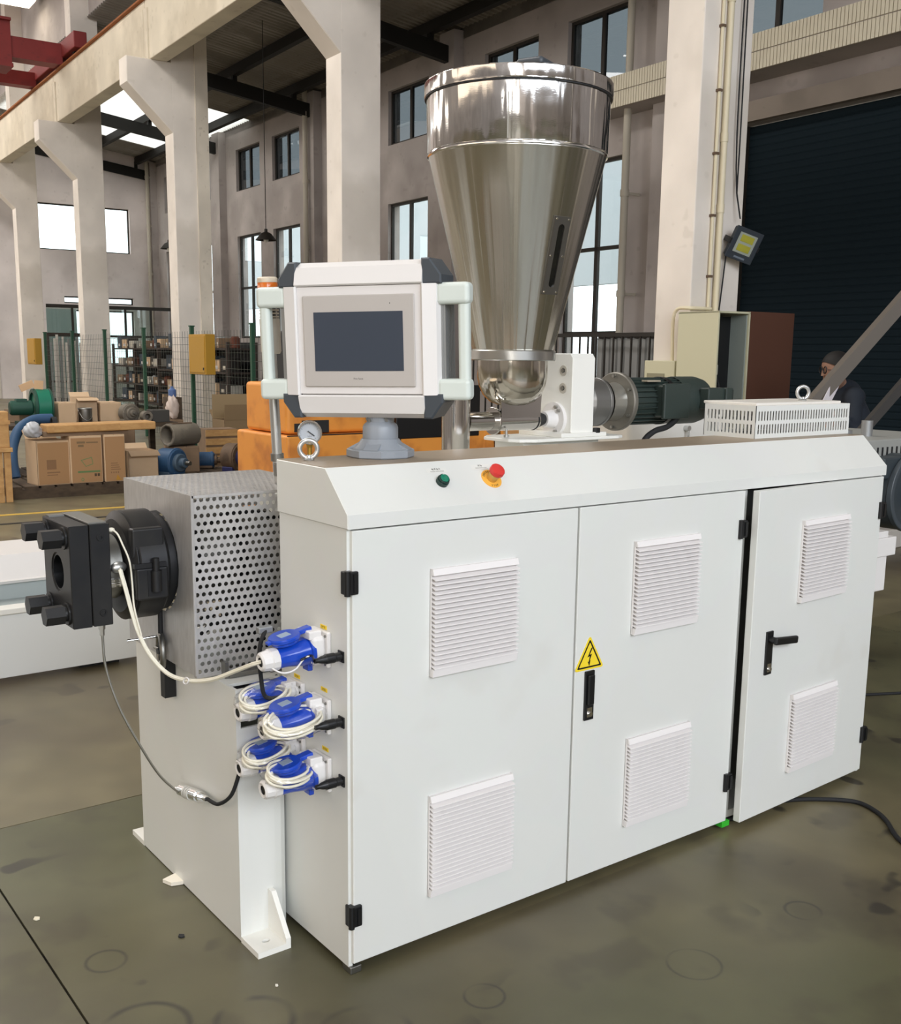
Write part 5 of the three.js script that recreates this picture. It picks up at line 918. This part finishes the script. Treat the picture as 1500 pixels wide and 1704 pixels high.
  P(bt, 'bottle', lathe([[0, 0], [0.05, 0], [0.055, 0.02], [0.055, 0.1], [0.02, 0.13], [0.02, 0.15], [0, 0.15]], 5.12, 0.92, -14.65, 20), phy({ color: 0x6f8cc0, transmission: 0.4, roughness: 0.3, thickness: 0 }));
  P(bt, 'stool', bx(5.02, 5.22, 0, 0.92, -14.75, -14.55), MT.woodDark);
  const hs = T('blue_hose', 'thick dusty blue hose arching down left of the tall cartons', 'hose', [2.5, 0.13, -12.1], { f: 'H' });
  P(hs, 'hose', tube([[2.92, 0.8, -12.3], [2.72, 0.79, -12.28], [2.55, 0.7, -12.2], [2.45, 0.52, -12.1], [2.42, 0.36, -12.0], [2.43, 0.2, -11.95]], 0.055, 40, 14), MT.blueDusty);
  P(hs, 'cuff', ring('x', 2.9, 0.765, -12.14, 0.065, 0.05, 0.05, 24), MT.dark);
  const dr = T('grey_drum', 'tilted grey open-ended drum with flat sides on top of a low carton', 'drum', [4.5, 0.414, -12.62], { f: 'H', ry: 0.35, local: true });
  P(dr, 'shell', new THREE.LatheGeometry([[0.1, -0.21], [0.135, -0.21], [0.14, -0.2], [0.14, 0.2], [0.135, 0.21], [0.1, 0.21], [0.1, -0.21]].map((q) => new THREE.Vector2(...q)), 10).rotateZ(R90).rotateX(0.2).translate(0, 0.14, 0), MT.greyIron);
  P(dr, 'slot_plate', bx(-0.14, 0.16, 0.268, 0.282, -0.03, 0.03), MT.rustIron);
  const gearUnit = (name, label, x, y, z, R, L, mat, mat2, ry) => {
    const t = T(name, label, 'motor', [x, y, z], { f: 'H', ry, local: true });
    P(t, 'drum', [solid('z', 0, R, 0, R, L, 32, 0.01), ring('z', 0, R, L * 0.36, R * 1.06, R * 0.7, L * 0.16, 32)], mat);
    P(t, 'end_cover', [solid('z', 0, R, L * 0.55, R * 0.66, L * 0.3, 28, 0.01), solid('z', 0, R, L * 0.8, R * 0.36, L * 0.35, 24, 0.006)], mat2);
    P(t, 'shaft', cyl('z', 0, R, L * 1.05, R * 0.16, L * 0.4, 16), MT.steelDull);
    P(t, 'foot', bx(-R * 0.9, R * 0.9, 0, R * 0.35, -L * 0.4, L * 0.4, 0.01), mat2);
    for (let k = 0; k < 6; k++) P(t, 'bolt', hexHead('z', R * 0.86 * Math.cos(k * 1.047), R + R * 0.86 * Math.sin(k * 1.047), L * 0.46, R * 0.07, 0.03), mat);
  };
  gearUnit('gear_unit', 'dusty blue gear unit with stub motor right of the torn carton', 4.2, 0.112, -12.15, 0.16, 0.24, MT.blueDusty, plain(0x46596a, 0.6), 0.5);
  gearUnit('gear_unit', 'rusty gear unit on a purple-blue foot, left of a pair', 5.06, 0.112, -12.3, 0.17, 0.2, MT.rustIron, MT.navy, 0.5);
  gearUnit('gear_unit', 'rusty gear unit nearest the perforated guard, right of a pair', 5.46, 0.112, -12.35, 0.17, 0.2, MT.rustIron, plain(0x4e4a48, 0.7), 0.5);
  gearUnit('gear_unit', 'small blue motor behind the rusty gear pair', 4.9, 0.106, -12.85, 0.1, 0.2, MT.blueDusty, MT.rustIron, 1.2);
  gearUnit('gear_unit', 'dusty flanged pump half covered behind the long timber beam', 4.02, 0.69, -13.1, 0.11, 0.14, MT.greyIron, MT.greyIron, 0.2);
  const gc = T('steel_case', 'dark grey case with a round silver port on the low table', 'box', [4.3, 0.69, -12.9], { f: 'H' });
  P(gc, 'case', bx(4.24, 4.46, 0.69, 0.84, -13.1, -12.88, 0.008), plain(0x3f3d39, 0.6));
  P(gc, 'port', [ring('z', 4.18, 0.765, -12.92, 0.065, 0.035, 0.12, 28), cyl('z', 4.18, 0.765, -12.96, 0.036, 0.02, 20)], MT.greyIron);
  const wc = T('slatted_crate', 'small slatted wooden crate behind the gear units', 'crate', [5.4, 0, -13.6], { f: 'H' });
  P(wc, 'frame', [bx(5.16, 5.6, 0, 0.54, -13.8, -13.5)], MT.cardDark);
  for (let i = 0; i < 4; i++) P(wc, 'slat', bx(5.15, 5.61, 0.1 + i * 0.115, 0.185 + i * 0.115, -13.5, -13.485), MT.wood);
  const ob = carton(5.62, 6.18, 0, 0.62, -14.45, -14.0, 'big dusty carton with upright lid under the operator panel', { open: -1.45, m: plain(0x8c7658, 0.9) });
  P(ob, 'raised_lid', bx(-0.27, 0.27, 0.62, 0.96, -0.24, -0.23), plain(0xa08a68, 0.9));
}
// ------------------------------------------------------------------ mesh fence, yellow boxes, racks and glazed office
{
  const zs = [-12.1, -14.55, -17.0, -19.45, -21.9, -24.35, -26.8];
  const f = T('mesh_fence', 'green-posted wire mesh fence in front of the columns', 'fence', [6.3, 0, -19.4], { f: 'H' });
  for (const z of zs) P(f, 'post', [bx(6.27, 6.33, 0, 1.95, z - 0.03, z + 0.03), bx(6.26, 6.34, 1.95, 1.97, z - 0.04, z + 0.04)], MT.greenPost);
  const wm = plain(0x4a4f48, 0.5, 0.5);
  for (let i = 0; i < zs.length - 1; i++) {
    const g = [], a = zs[i + 1] + 0.03, b = zs[i] - 0.03;
    for (let y = 0.1; y < 1.9; y += 0.12) g.push(bx(6.298, 6.302, y, y + 0.005, a, b));
    for (let z = a + 0.06; z < b; z += 0.12) g.push(bx(6.298, 6.302, 0.1, 1.88, z, z + 0.004));
    P(f, 'wire_mesh', g, wm, { kind: 'stuff' });
  }
  const yb = (z, w, label) => { const t = T('wall_cabinet', label, 'cabinet', [6.2, 1.2, z], { f: 'H' }); P(t, 'case', bx(6.1, 6.26, 1.2, 1.82, z - w / 2, z + w / 2, 0.01), MT.amberBox); P(t, 'door', bx(6.09, 6.102, 1.23, 1.79, z - w / 2 + 0.03, z + w / 2 - 0.03, 0.003), MT.amberBox); P(t, 'latch', bx(6.08, 6.092, 1.27, 1.31, z + w / 2 - 0.08, z + w / 2 - 0.05), MT.dark); };
  yb(-16.25, 0.72, 'mustard yellow cabinet hung on the mesh fence before the rough-edged column');
  yb(-27.4, 0.8, 'distant mustard yellow cabinet at the far end of the fence');
  // racks
  const rack = (x, z0, z1, label, h = 1.75) => {
    const t = T('storage_rack', label, 'rack', [x, 0, (z0 + z1) / 2], { f: 'H' });
    for (const z of [z0, (z0 + z1) / 2, z1]) for (const d of [-0.3, 0.3]) P(t, 'upright', bx(x + d - 0.03, x + d + 0.03, 0, h, z - 0.03, z + 0.03), MT.rackSteel);
    P(t, 'dark_sheet', bx(x + 0.33, x + 0.345, 0.1, h, z0, z1), MT.dark);  // dark sheet added to darken the view through the rack
    for (let k = 0; k < 4; k++) P(t, 'shelf', bx(x - 0.33, x + 0.33, 0.15 + k * 0.48, 0.19 + k * 0.48, z0, z1), MT.rackSteel);
  };
  rack(8.6, -24.6, -20.4, 'long dark storage rack behind the fence left of the rough-edged column');
  rack(8.4, -18.2, -14.6, 'dark storage rack behind the fence right of the rough-edged column');
  rack(9.6, -31.5, -27.5, 'far dark storage rack near the glazed office');
  const goods = [MT.cardDark, MT.card, plain(0x9a9c9a, 0.5), plain(0x3f4a55, 0.6), plain(0xb9b4a8, 0.6), plain(0x6b3a28, 0.7), plain(0x2f2a26, 0.8)], src = goods.map((m, i) => {
    const t = T('small_carton', 'small cartons and tins crowding the dark racks behind the fence', 'box', [8.5, 0.192, [-24.2, -23.8, -23.4, -22.95, -22.1, -21.7, -21.3][i]], { f: 'H', local: true, group: 'goods on the long left rack' });
    P(t, 'body', i % 3 === 2 ? lathe([[0, 0], [0.09, 0], [0.1, 0.01], [0.1, 0.2], [0.06, 0.24], [0, 0.24]], 0, 0, 0, 16) : bx(-0.14, 0.14, 0, 0.2 + (i % 4) * 0.04, -0.16, 0.16, 0.01), m);
    P(t, 'label', bx(-0.146, -0.138, 0.05, 0.12, -0.06, 0.06), i % 2 ? MT.white : plain(0xc9c2b0, 0.6));
    return t;
  });
  const what = ['dull brown carton', 'light brown carton', 'grey tin', 'slate blue carton', 'pale grey carton', 'rust red tin', 'near-black carton'];
  src.forEach((o, i) => { o.userData.label = `small ${what[i]} on the long left rack behind the fence`; });
  let q = 0;
  for (const [x, z0, z1, w] of [[8.6, -24.6, -20.4, 'long left rack'], [8.4, -18.2, -14.6, 'right-hand rack'], [9.6, -31.5, -27.5, 'farthest rack']]) for (let k = 0; k < 4; k++) for (let h = 0; h < 2; h++) {
    const zm = (z0 + z1) / 2, a = (h ? zm : z0) + 0.25, b = (h ? z1 : zm) - 0.25;
    for (let z = x === 8.6 && k === 0 ? 9 : a; z < b; z += 0.34 + rr(0, 0.08)) { if (k === 3 && ((x === 8.4 && z < -15.1 && z > -16.3) || (x === 8.6 && z < -22.3 && z > -23.5))) continue; const n = (q++ * 5 + k) % 7; copyOf(src[n], [x + rr(-0.1, 0.02), 0.192 + k * 0.48, z], { f: 'H', ry: rr(-0.2, 0.2), label: `small ${what[n]} on the ${w} behind the fence`, group: `goods on the ${w}` }); }
  }
  carton(8.1, 8.6, 1.67, 1.98, -16.0, -15.4, 'large dusty carton on top of the right-hand rack', { m: MT.cardDark });
  carton(8.2, 8.6, 1.67, 1.9, -23.2, -22.6, 'dark carton on top of the long left rack', { m: MT.cardDark });
  // glazed office at the far end
  const o = T('glazed_office', 'green-tinted glass office partition before the end wall', 'partition', [10.0, 0, -33.5], { f: 'H' });
  const gl = phy({ color: 0xdfe8e5, transmission: 1, thickness: 0, roughness: 0, ior: 1.5 });
  P(o, 'head_rail', bx(7.9, 11.9, 2.8, 2.9, -33.55, -33.45), MT.frameDark);
  P(o, 'mid_rail', bx(7.9, 11.9, 1.95, 2.02, -33.53, -33.47), MT.frameDark);
  P(o, 'sill_rail', bx(7.9, 11.9, 0, 0.12, -33.55, -33.45), MT.frameDark);
  for (let x = 7.9; x < 11.95; x += 0.8) { P(o, 'stile', bx(x - 0.03, x + 0.03, 0.1, 2.82, -33.53, -33.47), MT.frameDark); if (x < 11) for (const [a, b] of [[0.12, 1.95], [2.02, 2.8]]) P(o, 'pane', bx(x + 0.03, x + 0.77, a, b, -33.503, -33.497), gl); }
  P(o, 'end_wall', bx(7.5, 7.92, 0, 2.9, -33.6, -33.4), MT.wallEnd);
  P(o, 'back_blind', bx(7.92, 9.1, 0.3, 2.8, -34.6, -34.55), plain(0xb7c3c4, 0.6));
  // standing bars and pale sheets at the far left
  const st2 = T('steel_stock', 'upright pale steel profiles in a rack at the far left', 'steel stock', [7.4, 0, -29.5], { f: 'H' });
  P(st2, 'rail', [bx(7.0, 7.9, 0.7, 0.75, -29.6, -29.55), bx(7.0, 7.9, 1.95, 2.0, -29.6, -29.55), bx(6.98, 7.04, 0, 2.0, -29.6, -29.5), bx(7.86, 7.92, 0, 2.0, -29.6, -29.5)], MT.rackSteel);
  for (let i = 0; i < 11; i++) P(st2, 'profile', bx(7.05 + i * 0.075, 7.09 + i * 0.075 + (i % 3) * 0.008, 0, 1.75 + ((i * 7) % 5) * 0.05, -29.5 + (i % 2) * 0.06, -29.46 + (i % 2) * 0.06), i % 3 ? MT.bag : MT.galv);
}
// ------------------------------------------------------------------ railing, orange machine and pallets beyond the hopper
{
  const r = T('bar_railing', 'dark iron bar railing before the tall window right of the hopper', 'railing', [11.5, 0, -13.4], { f: 'H' });
  P(r, 'rail', [bx(11.48, 11.52, 1.86, 1.92, -16.6, -11.4), bx(11.48, 11.52, 0.9, 0.94, -16.6, -11.4), bx(11.48, 11.52, 0.15, 0.19, -16.6, -11.4)], MT.frameDark);
  for (let z = -16.6; z <= -11.35; z += 0.2) P(r, 'bar', bx(11.488, 11.512, 0, 1.88, z - 0.012, z + 0.012), MT.frameDark);
  const cl = T('wall_cladding', 'grey ribbed sheet leaning on the wall under the downpipe', 'sheet metal', [11.9, 0, -12.4], { f: 'H' });
  const pts = []; for (let i = 0; i <= 24; i++) pts.push([11.79 + (i % 2) * 0.03, -13.3 + i * 0.082]); for (let i = 24; i >= 0; i--) pts.push([11.82 + (i % 2) * 0.03, -13.3 + i * 0.082]);
  P(cl, 'ribbed_sheet', exY(pts, 0, 1.85), MT.galv);
  P(cl, 'cap_strip', bx(11.8, 11.85, 1.84, 1.88, -13.3, -11.3), MT.frameDark);
  const o = T('orange_machine', 'old orange-painted machine bed behind the operator panel', 'machine', [3.2, 0, -4.9]);
  P(o, 'bed', [bx(2.25, 4.02, 0.0, 0.98, -5.3, -4.5, 0.02)], MT.orange);
  P(o, 'head', [bx(2.28, 2.95, 0.985, 1.34, -5.2, -4.56, 0.03), bx(2.95, 3.15, 0.98, 1.3, -5.2, -4.62, 0.02)], MT.orange);
  P(o, 'recess', [bx(2.34, 2.5, 1.0, 1.06, -4.565, -4.555), bx(2.4, 2.62, 0.99, 1.08, -4.565, -4.553, 0.004)], MT.dark);
  P(o, 'black_panel', bx(3.16, 3.95, 0.925, 1.32, -4.8, -4.49, 0.008), MT.black);
  P(o, 'name_plate', bx(3.62, 3.78, 1.04, 1.08, -4.492, -4.486), plain(0x9b9a96, 0.4, 0.5));
  P(o, 'end_block', exZ([[4.0, 0.4], [4.28, 0.4], [4.2, 1.06], [4.0, 1.03]], -4.9, -4.5, 0.01), MT.orange);
  P(o, 'edge_shade_strip', exZ([[4.14, 0.5], [4.2, 0.5], [4.16, 1.05], [4.09, 1.04]], -4.5, -4.49), plain(0x5a3d1c, 0.7));
  P(o, 'seam', [bx(2.25, 4.0, 0.975, 0.983, -4.5, -4.495), bx(3.2, 3.206, 0.6, 0.97, -4.502, -4.496)], MT.dark);
  for (const [x, z, l] of [[5.9, -6.9, 'orange-brown pallet stack seen under the gear motor']]) {
    const t = T('pallet_stack', l, 'pallets', [x, 0, z], { f: 'H' });
    for (let k = 0; k < 7; k++) { const y = k * 0.145; for (let i = 0; i < 3; i++) P(t, 'block', bx(x - 0.5 + i * 0.43, x - 0.38 + i * 0.43, y, y + 0.1, z - 0.45, z + 0.45), MT.wood); for (let i = 0; i < 5; i++) P(t, 'plank', bx(x - 0.5, x + 0.5, y + 0.1, y + 0.125, z - 0.45 + i * 0.2, z - 0.33 + i * 0.2), MT.wood); }
  }
  const dk = T('dark_machine', 'tall black machine column between operator panel and hopper', 'machine', [3.9, 0, -6.6]);
  P(dk, 'column', [bx(3.5, 4.5, 0, 1.75, -7.2, -6.4, 0.02), bx(3.6, 4.2, 1.2, 1.5, -6.42, -6.34, 0.01)], MT.dark);
  P(dk, 'pipework', [tube([[3.5, 0.9, -6.3], [3.7, 1.3, -6.28], [4.0, 1.25, -6.28], [4.2, 1.6, -6.3]], 0.03, 30), tube([[3.8, 0.8, -6.3], [4.1, 1.1, -6.25], [4.4, 1.0, -6.3]], 0.025, 30)], MT.black);
  // litter on the floor
  const lit = (x, z, r, label, mat) => { const t = T('floor_scrap', label, 'litter', [x, 0, z]); P(t, 'scrap', exY([[x - r, z], [x - r * 0.2, z - r * 1.3], [x + r, z - r * 0.3], [x + r * 0.6, z + r], [x - r * 0.5, z + r * 0.9]], 0.001, 0.004), mat); };
  lit(-0.561, -0.74, 0.009, 'pale paper scrap lying left near the floor joint', plain(0xe0d8c0, 0.8));
  lit(-0.172, -0.072, 0.004, 'tiny white scrap on the floor below the foot plate', plain(0xe8e4d8, 0.8));
  lit(-0.273, -0.424, 0.009, 'small black rubber speck on the floor left of the foot plate', MT.rubber);
}
scene.traverse((o) => { if (o.isMesh) { o.castShadow = true; o.receiveShadow = true; } });
renderer.render(scene, camera);
